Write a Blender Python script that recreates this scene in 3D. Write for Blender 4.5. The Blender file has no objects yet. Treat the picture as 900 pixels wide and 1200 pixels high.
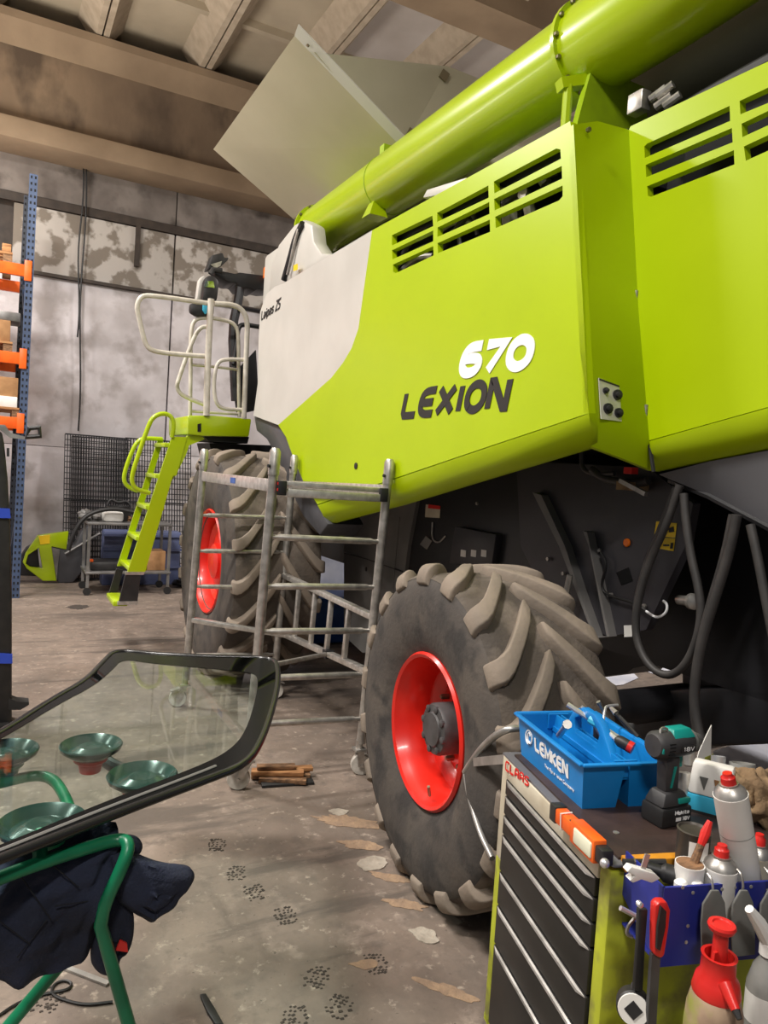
import bpy, bmesh, math, random
from mathutils import Vector, Matrix, noise
random.seed(7)
V = Vector
sc = bpy.context.scene
COL = sc.collection

# ------------------------------------------------------------------ camera
FPX, ROLL, PITCH, YAW, CAMH = 870.0, 0.065, math.atan(43/870.0), math.radians(27.9), 1.8
CAM = V((0, 0, CAMH))
FW = V((math.sin(YAW)*math.cos(PITCH), math.cos(YAW)*math.cos(PITCH), -math.sin(PITCH)))
_r0 = V((math.cos(YAW), -math.sin(YAW), 0)); _u0 = _r0.cross(FW)
RT = _r0*math.cos(ROLL) + _u0*math.sin(ROLL)
UP = -_r0*math.sin(ROLL) + _u0*math.cos(ROLL)
cd = bpy.data.cameras.new('camera'); cam = bpy.data.objects.new('camera', cd); COL.objects.link(cam)
cd.sensor_fit = 'VERTICAL'; cd.sensor_height = 36.0; cd.sensor_width = 27.0
cd.lens = FPX/1200*36.0; cd.clip_start = 0.05; cd.clip_end = 200
M = Matrix((RT, UP, -FW)).transposed().to_4x4(); M.translation = CAM
cam.matrix_world = M
sc.camera = cam

# ------------------------------------------------------------------ world, lamps, exposure
w = bpy.data.worlds.new('hall_air'); sc.world = w; w.use_nodes = True
w.node_tree.nodes['Background'].inputs[0].default_value = (0.86, 0.92, 1.0, 1)
w.node_tree.nodes['Background'].inputs[1].default_value = 0.13
def lamp(name, loc, sx, sy, watts, col=(1, .955, .905), rot=(0, 0, 0)):
    l = bpy.data.lights.new(name, 'AREA'); l.shape = 'RECTANGLE'; l.size = sx; l.size_y = sy
    l.energy = watts; l.color = col
    o = bpy.data.objects.new(name, l); COL.objects.link(o); o.location = loc; o.rotation_euler = rot
    return o
lamp('hall_lamp', (-1.3, 7.6, 6.5), 1.2, .4, 430, rot=(0, math.radians(5), 0))
lamp('hall_lamp', (-3.6, 9.6, 6.4), 1.2, .4, 470, (1, .97, .95), rot=(math.radians(15), math.radians(25), 0))
lamp('hall_lamp', (-1.6, 2.4, 6.5), 1.2, .4, 440, rot=(0, math.radians(5), 0))
lamp('hall_lamp', (-5.0, 4.6, 6.5), 1.2, .4, 330, rot=(0, math.radians(25), 0))
lamp('hall_lamp', (6.6, 6.2, 6.5), 1.2, .4, 340)
lamp('hall_lamp', (-1.6, -2.6, 6.5), 1.2, .4, 260)
# unseen fill lights facing up, added to brighten the ceiling
for p_, w_ in (((-2.1, 8.4), 360), ((-2.6, 3.2), 170), ((7.2, 6.0), 60)): lamp('ceiling_fill_light', (p_[0], p_[1], 3.6), 2.2, 2.2, w_, (1, .92, .8), (math.pi, 0, 0))
sc.view_settings.view_transform = 'Standard'; sc.view_settings.look = 'None'
sc.view_settings.gamma = 1.0; sc.view_settings.use_curve_mapping = False
sc.view_settings.exposure = 0.08

# ------------------------------------------------------------------ pixel -> point helpers (photo frame 900x1200)
def ray(x, y): return FW + RT*((x-450)/FPX) - UP*((y-600)/FPX)
def at(x, y, **k):
    n, v = list(k.items())[0]; a = 'XYZ'.index(n); d = ray(x, y)
    return CAM + d*((v-CAM[a])/d[a])
def atp(x, y, p, n):
    d = ray(x, y); return CAM + d*((V(p)-CAM).dot(V(n))/d.dot(V(n)))

# ------------------------------------------------------------------ materials
def S(r, g, b):
    f = lambda c: (c/255/12.92) if c/255 <= .04045 else ((c/255+.055)/1.055)**2.4
    return (f(r), f(g), f(b), 1)
MATS = {}
def mat(name, c1, c2=None, rough=.5, metal=0, scale=8, detail=6, bump=0, lo=.35, hi=.65, c3=None, s3=2, emis=0, coat=0, bscale=None, stretch=None):
    m = bpy.data.materials.new(name); m.use_nodes = True; nt = m.node_tree; N = nt.nodes; L = nt.links
    b = N['Principled BSDF']; b.inputs['Roughness'].default_value = rough; b.inputs['Metallic'].default_value = metal
    if coat: b.inputs['Coat Weight'].default_value = coat; b.inputs['Coat Roughness'].default_value = .12
    b.inputs['Base Color'].default_value = c1
    if c2 or bump or c3:
        tc = N.new('ShaderNodeNewGeometry'); src = tc.outputs['Position']
        if stretch:
            mp = N.new('ShaderNodeMapping'); mp.inputs['Scale'].default_value = stretch; L.new(src, mp.inputs[0]); src = mp.outputs[0]
        nz = N.new('ShaderNodeTexNoise'); nz.inputs['Scale'].default_value = scale; nz.inputs['Detail'].default_value = detail
        L.new(src, nz.inputs['Vector'])
        cr = N.new('ShaderNodeValToRGB'); cr.color_ramp.elements[0].position = lo; cr.color_ramp.elements[1].position = hi
        cr.color_ramp.elements[0].color = c1; cr.color_ramp.elements[1].color = c2 or c1
        L.new(nz.outputs['Fac'], cr.inputs[0]); out = cr.outputs[0]
        if c3:
            n2 = N.new('ShaderNodeTexNoise'); n2.inputs['Scale'].default_value = s3; n2.inputs['Detail'].default_value = 8
            L.new(src, n2.inputs['Vector'])
            r2 = N.new('ShaderNodeValToRGB'); r2.color_ramp.elements[0].position = .5; r2.color_ramp.elements[1].position = .64
            L.new(n2.outputs['Fac'], r2.inputs[0])
            mx = N.new('ShaderNodeMixRGB'); mx.inputs[2].default_value = c3; L.new(r2.outputs[0], mx.inputs[0]); L.new(out, mx.inputs[1]); out = mx.outputs[0]
        L.new(out, b.inputs['Base Color'])
        if bump:
            nb = N.new('ShaderNodeTexNoise'); nb.inputs['Scale'].default_value = bscale or scale*4; nb.inputs['Detail'].default_value = 5
            L.new(src, nb.inputs['Vector'])
            bp = N.new('ShaderNodeBump'); bp.inputs['Strength'].default_value = bump; bp.inputs['Distance'].default_value = .02
            L.new(nb.outputs['Fac'], bp.inputs['Height']); L.new(bp.outputs[0], b.inputs['Normal'])
    MATS[name] = m
    return m
GREEN = mat('lime_paint', S(164, 188, 4), S(170, 194, 10), .28, scale=1.5, coat=.35)
GREENP = mat('lime_panel_paint', S(166, 190, 0), S(172, 196, 4), .36, scale=1.5)
GREENP.node_tree.nodes['Principled BSDF'].inputs['Specular IOR Level'].default_value = .32
GREEN2 = mat('lime_paint_worn', S(160, 190, 20), S(140, 166, 25), .42, scale=6)
CREAM = mat('cream_paint', S(204, 201, 194), S(194, 191, 184), .42, scale=2)
FLAPM = mat('flap_grey', S(186, 180, 158), S(174, 168, 146), .45, scale=1.2)
RAILM = mat('rail_cream', S(214, 208, 196), S(190, 184, 170), .4, scale=12)
BLACK = mat('black_paint', S(26, 26, 29), S(33, 33, 36), .45, scale=4)
BLACKP = mat('black_plastic', S(28, 28, 29), S(40, 39, 39), .5, scale=14)
DARK = mat('dark_plate', S(64, 62, 66), S(54, 52, 56), .45, scale=3)
DARK2 = mat('dark_cover', S(124, 121, 118), S(104, 102, 100), .5, scale=3)
GREYP = mat('grey_skirt', S(98, 98, 102), S(88, 88, 92), .4, scale=2)
GREYF = mat('grey_fender', S(74, 74, 78), S(62, 62, 66), .5, scale=4)
TYRE = mat('tyre_rubber', S(68, 62, 57), S(92, 82, 72), .85, scale=3, bump=.25, bscale=60, c3=S(112, 102, 92), s3=5)
SIDEW = mat('tyre_sidewall', S(62, 58, 55), S(84, 77, 70), .8, scale=4, bump=.15, bscale=50, c3=S(50, 47, 45), s3=7)
LUG = mat('tyre_lug', S(122, 111, 99), S(138, 125, 111), .85, scale=5, bump=.15, bscale=40)
REDP = mat('red_rim_paint', S(226, 40, 26), S(206, 32, 22), .32, scale=5, coat=.25)
HUBM = mat('hub_grey', S(74, 73, 74), S(58, 57, 57), .5, scale=14)
STEEL = mat('galvanised_steel', S(196, 192, 186), S(158, 154, 148), .38, .75, scale=20)
ALU = mat('aluminium', S(214, 210, 204), S(182, 178, 172), .34, .7, scale=25)
CHROME = mat('chrome', S(226, 226, 228), None, .34, .75)
BOLT = mat('bolt_metal', S(140, 132, 110), None, .4, .8)
WHEELP = mat('castor_nylon', S(206, 200, 190), S(176, 170, 160), .5, scale=20)
WHITE = mat('white_plastic', S(235, 233, 228), S(222, 219, 212), .4, scale=8)
PAPER = mat('white_sheet', S(226, 226, 234), S(204, 206, 220), .7, scale=6)
ORANGE = mat('orange_paint', S(240, 104, 30), S(224, 90, 24), .4, scale=8)
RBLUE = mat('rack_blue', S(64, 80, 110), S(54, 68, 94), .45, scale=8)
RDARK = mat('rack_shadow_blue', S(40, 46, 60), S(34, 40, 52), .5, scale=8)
HOLE = mat('hole_black', S(12, 12, 13), None, .9)
CARD = mat('cardboard', S(170, 128, 86), S(150, 110, 72), .85, scale=10)
WOOD = mat('pine_wood', S(176, 128, 82), S(134, 90, 54), .8, scale=6, stretch=(1, 6, 8), bump=.1)
WOODB = mat('dirty_wood', S(150, 112, 78), S(84, 62, 46), .85, scale=9, stretch=(2, 7, 9), bump=.2)
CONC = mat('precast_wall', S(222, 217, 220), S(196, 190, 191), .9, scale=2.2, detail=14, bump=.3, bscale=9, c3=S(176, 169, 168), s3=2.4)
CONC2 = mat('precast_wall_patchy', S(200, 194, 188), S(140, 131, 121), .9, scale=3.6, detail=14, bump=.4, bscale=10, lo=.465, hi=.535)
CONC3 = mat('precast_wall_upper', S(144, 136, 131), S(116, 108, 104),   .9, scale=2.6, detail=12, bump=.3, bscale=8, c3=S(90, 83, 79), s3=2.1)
GIRD = mat('girder_concrete', S(142, 122, 102), S(112, 95, 80), .9, scale=1.1, detail=10, bump=.3, bscale=8, c3=S(92, 78, 66), s3=1.6, stretch=(1, 1, .6))
GIRL = mat('girder_flange_concrete', S(152, 132, 110), S(134, 115, 95), .9, scale=1.5, bump=.2, bscale=10)
CEIL = mat('slab_concrete', S(184, 172, 152), S(164, 152, 134), .9, scale=.9, bump=.2, bscale=6)
CEIL_LIT = mat('slab_concrete_lit', S(196, 190, 188), S(176, 168, 164), .9, scale=.9, bump=.2, bscale=6)  # same slab concrete, lightened: the light falling there is put into the colour
RIBM = mat('rib_concrete', S(186, 172, 154), S(170, 156, 138), .9, scale=7, bump=.3, bscale=14)
PIPE = mat('dark_pipe', S(72, 62, 55), S(56, 48, 43), .6, scale=8)
CABLE = mat('black_cable', S(26, 25, 25), None, .5)
HOSEM = mat('hose_rubber', S(62, 59, 57), S(48, 46, 45), .55, scale=10)
BLUET = mat('tote_blue', S(22, 132, 206), S(16, 118, 190), .38, scale=6)
BLUES = mat('steel_tray_blue', S(44, 54, 150), S(36, 44, 128), .42, scale=6)
NAVY = mat('navy_cloth', S(36, 42, 62), S(25, 29, 44), .95, scale=7, bump=.25, bscale=140)
NAVYD = mat('navy_thread', S(18, 20, 30), None, .9)
STANDG = mat('stand_green', S(20, 124, 84), S(12, 100, 68), .35, scale=9)
REDPL = mat('red_plastic', S(214, 44, 38), S(196, 34, 30), .35, scale=10)
CUPG = mat('suction_rubber', S(46, 72, 66), S(36, 58, 54), .22, scale=8)
TEAL = mat('drill_teal', S(14, 140, 130), None, .4)
CHAR = mat('drill_charcoal', S(58, 57, 58), S(48, 47, 48), .55, scale=20)
TOPM = mat('cart_mat', S(66, 50, 44), S(46, 36, 34), .5, scale=7, bump=.1)
CARTC = mat('cart_cream', S(208, 200, 180), S(180, 170, 148), .45, scale=7)
CARTG = mat('cart_lime', S(178, 186, 44), S(158, 164, 44), .5, scale=7, c3=S(126, 124, 60), s3=9)
DRAW = mat('drawer_black', S(24, 23, 22), S(34, 32, 30), .45, scale=5)
HANDLE = mat('drawer_lip', S(190, 188, 184), S(150, 148, 144), .35, .7, scale=12)
OCHRE = mat('ochre_edge', S(206, 140, 30), S(180, 118, 26), .6, scale=12)
GREYS = mat('grey_strap', S(112, 112, 108), S(92, 92, 88), .7, scale=10)
TIN = mat('dark_tin', S(86, 80, 74), S(70, 66, 60), .4, .4, scale=10)
RAG = mat('dirty_rag', S(150, 124, 92), S(112, 90, 66), .95, scale=12, bump=.5, bscale=30)
GRIME = mat('grimy_plastic', S(176, 152, 126), S(112, 84, 72), .6, scale=9, c3=S(150, 160, 60), s3=10)
YELL = mat('yellow_sticker', S(240, 200, 20), None, .5)
BARREL = mat('drum_blue', S(44, 92, 170), S(34, 74, 140), .4, scale=5)
CRATEB = mat('crate_slate_blue', S(98, 108, 146), S(82, 90, 124), .5, scale=4)
TROLM = mat('trolley_grey', S(138, 136, 134), S(112, 110, 108), .4, .5, scale=9)
INK = mat('ink_dark', S(38, 34, 33), None, .7)
INKW = mat('ink_white', S(240, 240, 240), None, .5)
INKR = mat('ink_red', S(214, 34, 30), None, .5)
AMBER = mat('amber_lens', S(250, 120, 20), None, .25)
DUST = mat('pale_mortar', S(176, 166, 152), S(150, 140, 126), .95, scale=14, bump=.4, bscale=40)
SAND = mat('tan_sawdust', S(158, 132, 106), S(136, 114, 95), .95, scale=16, bump=.4, bscale=50)
SOOT = mat('dark_dirt', S(66, 58, 51), S(54, 47, 42), .95, scale=30)
SKYB = mat('sky_blue_print', S(60, 172, 206), None, .45)
SILV = mat('mirror_glass', S(200, 205, 205), None, .05, 1)
LAMPW = mat('diffuser', S(226, 226, 200), None, .3)

def floor_mat():
    m = bpy.data.materials.new('floor_concrete'); m.use_nodes = True; nt = m.node_tree; N = nt.nodes; L = nt.links
    b = N['Principled BSDF']; g = N.new('ShaderNodeNewGeometry')
    def nz(s, d, lo, hi, stretch=None):
        src = g.outputs['Position']
        if stretch:
            mp = N.new('ShaderNodeMapping'); mp.inputs['Scale'].default_value = stretch; mp.inputs['Rotation'].default_value = (0, 0, .5); L.new(src, mp.inputs[0]); src = mp.outputs[0]
        n = N.new('ShaderNodeTexNoise'); n.inputs['Scale'].default_value = s; n.inputs['Detail'].default_value = d; n.inputs['Roughness'].default_value = .65
        L.new(src, n.inputs['Vector'])
        r = N.new('ShaderNodeMapRange'); r.inputs[1].default_value = lo; r.inputs[2].default_value = hi; L.new(n.outputs['Fac'], r.inputs[0])
        return r.outputs[0]
    def mix(f, a, c):
        x = N.new('ShaderNodeMixRGB'); L.new(f, x.inputs[0])
        if isinstance(a, tuple): x.inputs[1].default_value = a
        else: L.new(a, x.inputs[1])
        x.inputs[2].default_value = c; return x.outputs[0]
    c = mix(nz(2.2, 10, .35, .65), S(133, 118, 106), S(106, 94, 85))
    c = mix(nz(.9, 9, .5, .68), c, S(104, 92, 81))
    c = mix(nz(5, 8, .56, .72), c, S(148, 133, 121))
    c = mix(nz(3, 8, .6, .75, (1, .25, 1)), c, S(84, 74, 66))
    c = mix(nz(9, 12, .52, .66), c, S(104, 93, 84))
    c = mix(nz(16, 10, .58, .68), c, S(160, 146, 132))
    c = mix(nz(1.6, 12, .56, .62, (.3, 1.6, 1)), c, S(92, 82, 74))
    c = mix(nz(40, 4, .64, .72), c, S(78, 69, 62))
    L.new(c, b.inputs['Base Color'])
    rr = N.new('ShaderNodeMapRange'); rr.inputs[3].default_value = .55; rr.inputs[4].default_value = .85; L.new(nz(3, 6, .35, .65), rr.inputs[0]); L.new(rr.outputs[0], b.inputs['Roughness'])
    n = N.new('ShaderNodeTexNoise'); n.inputs['Scale'].default_value = 25; n.inputs['Detail'].default_value = 8; L.new(g.outputs['Position'], n.inputs['Vector'])
    bp = N.new('ShaderNodeBump'); bp.inputs['Strength'].default_value = .25; bp.inputs['Distance'].default_value = .01
    L.new(n.outputs['Fac'], bp.inputs['Height']); L.new(bp.outputs[0], b.inputs['Normal'])
    return m
FLOORM = floor_mat()
def glass_mat(name, tint, gl=.9):
    m = bpy.data.materials.new(name); m.use_nodes = True; nt = m.node_tree; N = nt.nodes; L = nt.links
    N.remove(N['Principled BSDF']); out = N['Material Output']
    t = N.new('ShaderNodeBsdfTransparent'); t.inputs[0].default_value = tint
    g = N.new('ShaderNodeBsdfGlossy'); g.inputs['Roughness'].default_value = .03
    f = N.new('ShaderNodeFresnel'); f.inputs[0].default_value = 1.36
    bk = N.new('ShaderNodeNewGeometry'); mu = N.new('ShaderNodeMath'); mu.operation = 'MULTIPLY_ADD'; mu.inputs[1].default_value = -1; mu.inputs[2].default_value = 1
    L.new(bk.outputs['Backfacing'], mu.inputs[0]); m2 = N.new('ShaderNodeMath'); m2.operation = 'MULTIPLY'; L.new(mu.outputs[0], m2.inputs[0]); L.new(f.outputs[0], m2.inputs[1])
    x = N.new('ShaderNodeMixShader'); L.new(m2.outputs[0], x.inputs[0]); L.new(t.outputs[0], x.inputs[1]); L.new(g.outputs[0], x.inputs[2]); L.new(x.outputs[0], out.inputs[0])
    return m
GLASS = glass_mat('tinted_glass', (.87, .95, .925, 1))
CLEARP = mat('cloudy_clear_plastic', S(150, 150, 146), S(126, 124, 118), .25, scale=8)

# ------------------------------------------------------------------ mesh builder
class MB:
    def __init__(s): s.v = []; s.f = []
    def add(s, vs, fs):
        o = len(s.v); s.v += [V(p) for p in vs]; s.f += [[i+o for i in f] for f in fs]; return s
    def hexa(s, p):   # 8 points: bottom loop 0-3, top loop 4-7
        return s.add(p, [(3, 2, 1, 0), (4, 5, 6, 7), (0, 1, 5, 4), (1, 2, 6, 5), (2, 3, 7, 6), (3, 0, 4, 7)])
    def box(s, c, size, ax=None):
        x, y, z = (ax if ax else (V((1, 0, 0)), V((0, 1, 0)), V((0, 0, 1)))); c = V(c)
        a, b, d = x*size[0]/2, y*size[1]/2, z*size[2]/2
        return s.hexa([c-a-b-d, c+a-b-d, c+a+b-d, c-a+b-d, c-a-b+d, c+a-b+d, c+a+b+d, c-a+b+d])
    def span(s, lo, hi): lo, hi = V(lo), V(hi); return s.box((lo+hi)/2, hi-lo)
    def prism(s, poly, vec):
        n = len(poly); vec = V(vec); p = [V(q) for q in poly]
        return s.add(p+[q+vec for q in p], [tuple(range(n))[::-1], tuple(range(n, 2*n))]+[(i, (i+1) % n, (i+1) % n+n, i+n) for i in range(n)])
    def bar(s, a, b, wd, ht, up=(0, 0, 1)):
        a, b = V(a), V(b); y = (b-a).normalized(); x = y.cross(V(up))
        if x.length < 1e-4: x = y.cross(V((1, 0, 0)))
        x.normalize(); z = x.cross(y)
        return s.box((a+b)/2, (wd, (b-a).length, ht), (x, y, z))
    def tube(s, path, r, n=8, cap=True, closed=False):
        p = [V(q) for q in path]; m = len(p)
        rs = r if isinstance(r, (list, tuple)) else [r]*m
        t0 = (p[1]-p[0]).normalized(); nrm = t0.orthogonal().normalized(); o = len(s.v); prev = t0
        for i in range(m):
            if closed: t = (p[(i+1) % m]-p[i-1]).normalized()
            else: t = ((p[min(i+1, m-1)]-p[i]).normalized()*(i < m-1)+(p[i]-p[max(i-1, 0)]).normalized()*(i > 0)).normalized()
            q = prev.rotation_difference(t); nrm = (q @ nrm); nrm = (nrm-t*nrm.dot(t)).normalized(); prev = t; bn = t.cross(nrm)
            for k in range(n):
                a = 2*math.pi*k/n; s.v.append(p[i]+(nrm*math.cos(a)+bn*math.sin(a))*rs[i])
        for i in range(m if closed else m-1):
            j = (i+1) % m
            for k in range(n): s.f.append([o+i*n+k, o+i*n+(k+1) % n, o+j*n+(k+1) % n, o+j*n+k])
        if cap and not closed: s.f.append([o+k for k in range(n)][::-1]); s.f.append([o+(m-1)*n+k for k in range(n)])
        return s
    def lathe(s, prof, c, axis=(0, 0, 1), n=24, sx=1.0, cap=True):
        c = V(c); ax = V(axis).normalized(); u = ax.orthogonal().normalized(); w_ = ax.cross(u); o = len(s.v); m = len(prof)
        for r, h in prof:
            for k in range(n):
                a = 2*math.pi*k/n; s.v.append(c+ax*h+(u*math.cos(a)*sx+w_*math.sin(a))*max(r, 1e-4))
        for i in range(m-1):
            for k in range(n): s.f.append([o+i*n+k, o+i*n+(k+1) % n, o+(i+1)*n+(k+1) % n, o+(i+1)*n+k])
        if cap and prof[0][0] > 1e-3 and prof[0] != prof[-1]: s.f.append([o+k for k in range(n)][::-1])
        if cap and prof[-1][0] > 1e-3 and prof[0] != prof[-1]: s.f.append([o+(m-1)*n+k for k in range(n)])
        return s
    def grid(s, rows):
        o = len(s.v); n = len(rows[0])
        for r in rows: s.v += [V(p) for p in r]
        for i in range(len(rows)-1):
            for k in range(n-1): s.f.append([o+i*n+k, o+i*n+k+1, o+(i+1)*n+k+1, o+(i+1)*n+k])
        return s
    def shell(s, rows, vec):   # a grid given thickness
        vec = V(vec); a = [[V(p) for p in r] for r in rows]; b = [[p+vec for p in r] for r in a]
        n = len(a[0]); m = len(a); o = len(s.v); s.grid(a); o2 = len(s.v); s.grid(b)
        edge = [i for i in range(n)]+[(i+1)*n-1 for i in range(1, m)]+[(m-1)*n+k for k in range(n-2, -1, -1)]+[i*n for i in range(m-2, 0, -1)]
        for i in range(len(edge)):
            e, g = edge[i], edge[(i+1) % len(edge)]; s.f.append([o+g, o+e, o2+e, o2+g])
        return s
    def plate(s, loops, vec):  # outline with holes, extruded
        bm = bmesh.new()
        es = []
        for lp in loops:
            vs = [bm.verts.new(p) for p in lp]
            for i in range(len(vs)): es.append(bm.edges.new((vs[i], vs[(i+1) % len(vs)])))
        bmesh.ops.triangle_fill(bm, edges=es, use_beauty=True)
        r = bmesh.ops.extrude_face_region(bm, geom=bm.faces[:])
        bmesh.ops.translate(bm, verts=[g for g in r['geom'] if isinstance(g, bmesh.types.BMVert)], vec=V(vec))
        bm.verts.index_update(); s.add([v.co.copy() for v in bm.verts], [[v.index for v in f.verts] for f in bm.faces]); bm.free(); return s
    def blob(s, c, rx, ry, rz, ax=None, n=10, m=7, jit=0, seed=0):
        x, y, z = ax if ax else (V((1, 0, 0)), V((0, 1, 0)), V((0, 0, 1))); c = V(c); o = len(s.v)
        for i in range(m+1):
            t = math.pi*i/m
            for k in range(n):
                a = 2*math.pi*k/n; d = x*(math.sin(t)*math.cos(a))+y*(math.sin(t)*math.sin(a))+z*(-math.cos(t))
                q = 1+jit*noise.noise(d*2.2+V((seed, seed*1.7, 0)))
                s.v.append(c+(x*rx*math.sin(t)*math.cos(a)+y*ry*math.sin(t)*math.sin(a)-z*rz*math.cos(t))*q)
        for i in range(m):
            for k in range(n): s.f.append([o+i*n+k, o+i*n+(k+1) % n, o+(i+1)*n+(k+1) % n, o+(i+1)*n+k])
        return s
WL = {}
def wl(o): return WL[o.name] if o else V((0, 0, 0))
def link(name, data, parent, origin):
    o = bpy.data.objects.new(name, data); COL.objects.link(o)
    o.location = origin-wl(parent)
    if parent: o.parent = parent
    WL[o.name] = origin; return o
def build(name, mb, m, parent=None, origin=None, label=None, kind=None, sharp=32, bevel=0, flat=False):
    xs = list(zip(*mb.v)); c = V([(min(a)+max(a))/2 for a in xs])
    if origin is None: origin = c if parent else V((c.x, c.y, min(xs[2])))
    origin = V(origin)
    me = bpy.data.meshes.new(name); me.from_pydata([p-origin for p in mb.v], [], mb.f)
    bm = bmesh.new(); bm.from_mesh(me)
    bmesh.ops.remove_doubles(bm, verts=bm.verts[:], dist=1e-5)
    bmesh.ops.recalc_face_normals(bm, faces=bm.faces[:])
    if bevel:
        es = [e for e in bm.edges if len(e.link_faces) == 2 and e.calc_face_angle(0) > .6]
        bmesh.ops.bevel(bm, geom=es, offset=bevel, segments=2, affect='EDGES', profile=.5)
    if not flat:
        for f in bm.faces: f.smooth = True
    bm.to_mesh(me); bm.free()
    if not flat: me.set_sharp_from_angle(angle=math.radians(sharp))
    me.materials.append(m)
    o = link(name, me, parent, origin)
    if label: o['label'] = label
    if kind: o['kind'] = kind
    return o
def tag(o, label, cat, group=None):
    o['label'] = label; o['category'] = cat
    if group: o['group'] = group
    return o
def thing(name, loc, label, cat, group=None):
    return tag(link(name, None, None, V(loc)), label, cat, group)
def copy_tree(o, delta, parent=None):
    c = o.copy(); COL.objects.link(c); WL[c.name] = WL[o.name]+V(delta)
    if parent: c.parent = parent
    else: c.location = o.location+V(delta)
    for ch in [x for x in CHILD(o)]: copy_tree(ch, delta, c)
    return c
def CHILD(o): return [x for x in COL.objects if x.parent == o]
def arc(c, r, a0, a1, n, u, v): return [V(c)+V(u)*r*math.cos(a0+(a1-a0)*i/n)+V(v)*r*math.sin(a0+(a1-a0)*i/n) for i in range(n+1)]
def smooth(path, it=2):
    p = [V(q) for q in path]
    for _ in range(it):
        q = [p[0]]
        for i in range(len(p)-1): q += [p[i]*.75+p[i+1]*.25, p[i]*.25+p[i+1]*.75]
        p = q+[p[-1]]
    return p

# stroke lettering: polylines in a unit cell, thickened and mapped to the surface by four corner points
def _oval(x0=.0, x1=1., y0=0., y1=1., c=.32):
    p = [(x0+c, y0), (x1-c, y0), (x1, y0+c*.8), (x1, y1-c*.8), (x1-c, y1), (x0+c, y1), (x0, y1-c*.8), (x0, y0+c*.8), (x0+c, y0)]
    return p
GL = {
 'L': [[(0, 1), (0, .16), (.12, 0), (1, 0)]], 'E': [[(1, 1), (.28, 1), (0, .76), (0, .24), (.28, 0), (1, 0)], [(0, .5), (.9, .5)]],
 'X': [[(0, 1), (1, 0)], [(0, 0), (1, 1)]], 'I': [[(.5, 0), (.5, 1)]], 'O': [_oval()], 'N': [[(0, 0), (0, 1), (.14, 1), (.86, 0), (1, 0), (1, 1)]],
 '6': [[(1, 1), (.3, 1), (0, .7), (0, .25), (.25, 0), (.75, 0), (1, .2), (1, .38), (.8, .56), (0, .56)]], '7': [[(0, 1), (1, 1), (.28, 0)]], '0': [_oval()],
 'C': [[(1, 1), (.2, 1), (0, .82), (0, .18), (.2, 0), (1, 0)]], 'A': [[(0, 0), (0, .8), (.2, 1), (.8, 1), (1, .8), (1, 0)], [(0, .42), (1, .42)]],
 'S': [[(1, 1), (.2, 1), (0, .84), (0, .66), (.2, .52), (.8, .48), (1, .34), (1, .16), (.8, 0), (0, 0)]],
 'M': [[(0, 0), (0, 1), (.5, .25), (1, 1), (1, 0)]], 'K': [[(0, 0), (0, 1)], [(1, 1), (.06, .5), (1, 0)]], 'T': [[(0, 1), (1, 1)], [(.5, 1), (.5, 0)]],
 'P': [[(0, 0), (0, 1), (.8, 1), (1, .85), (1, .62), (.8, .47), (0, .47)]], 'Z': [[(0, 1), (1, 1), (0, 0), (1, 0)]],
 'a': [[(.1, .62), (.75, .62), (.9, .5), (.9, 0), (.2, 0), (.05, .12), (.05, .25), (.2, .36), (.9, .36)]], 'k': [[(0, 0), (0, 1)], [(.85, .65), (.05, .28), (.9, 0)]],
 'i': [[(.5, 0), (.5, .64)], [(.5, .82), (.5, .95)]], 't': [[(.4, .95), (.4, .1), (.55, 0), (.9, 0)], [(.05, .64), (.85, .64)]],
 'p': [[(.05, -.3), (.05, .62), (.75, .62), (.95, .5), (.95, .12), (.75, 0), (.05, 0)]], 's': [[(.9, .62), (.2, .62), (.05, .5), (.2, .34), (.8, .3), (.95, .14), (.8, 0), (.05, 0)]],
 '1': [[(.2, .8), (.55, 1), (.55, 0)]], '8': [_oval(0, 1, .5, 1, .25), _oval(0, 1, 0, .5, .25)], 'V': [[(0, 1), (.5, 0), (1, 1)]],
 'h': [[(0, 0), (0, 1)], [(0, .5), (.4, .64), (.85, .5), (.85, 0)]], 'g': [[(.9, .62), (.1, .62), (.05, .1), (.9, .05), (.9, .62), (.9, -.2), (.1, -.28)]], 'r': [[(.1, 0), (.1, .64)], [(.1, .4), (.8, .64)]], 'o': [_oval(0, .9, 0, .64, .25)],
 'e': [[(.05, .34), (.9, .34), (.8, .62), (.15, .62), (.05, .1), (.2, 0), (.85, 0)]], 'y': [[(0, .64), (.45, .05)], [(.95, .64), (.3, -.28)]], 'n': [[(.05, 0), (.05, .64)], [(.05, .5), (.4, .64), (.85, .5), (.85, 0)]], 'm': [[(0, 0), (0, .64), (.5, .55), (.5, 0)], [(.5, .55), (1, .6), (1, 0)]],
}
WID = {'I': .25, 'i': .3, '1': .6, 't': .7, 'M': 1.15, 'm': 1.3}
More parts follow.
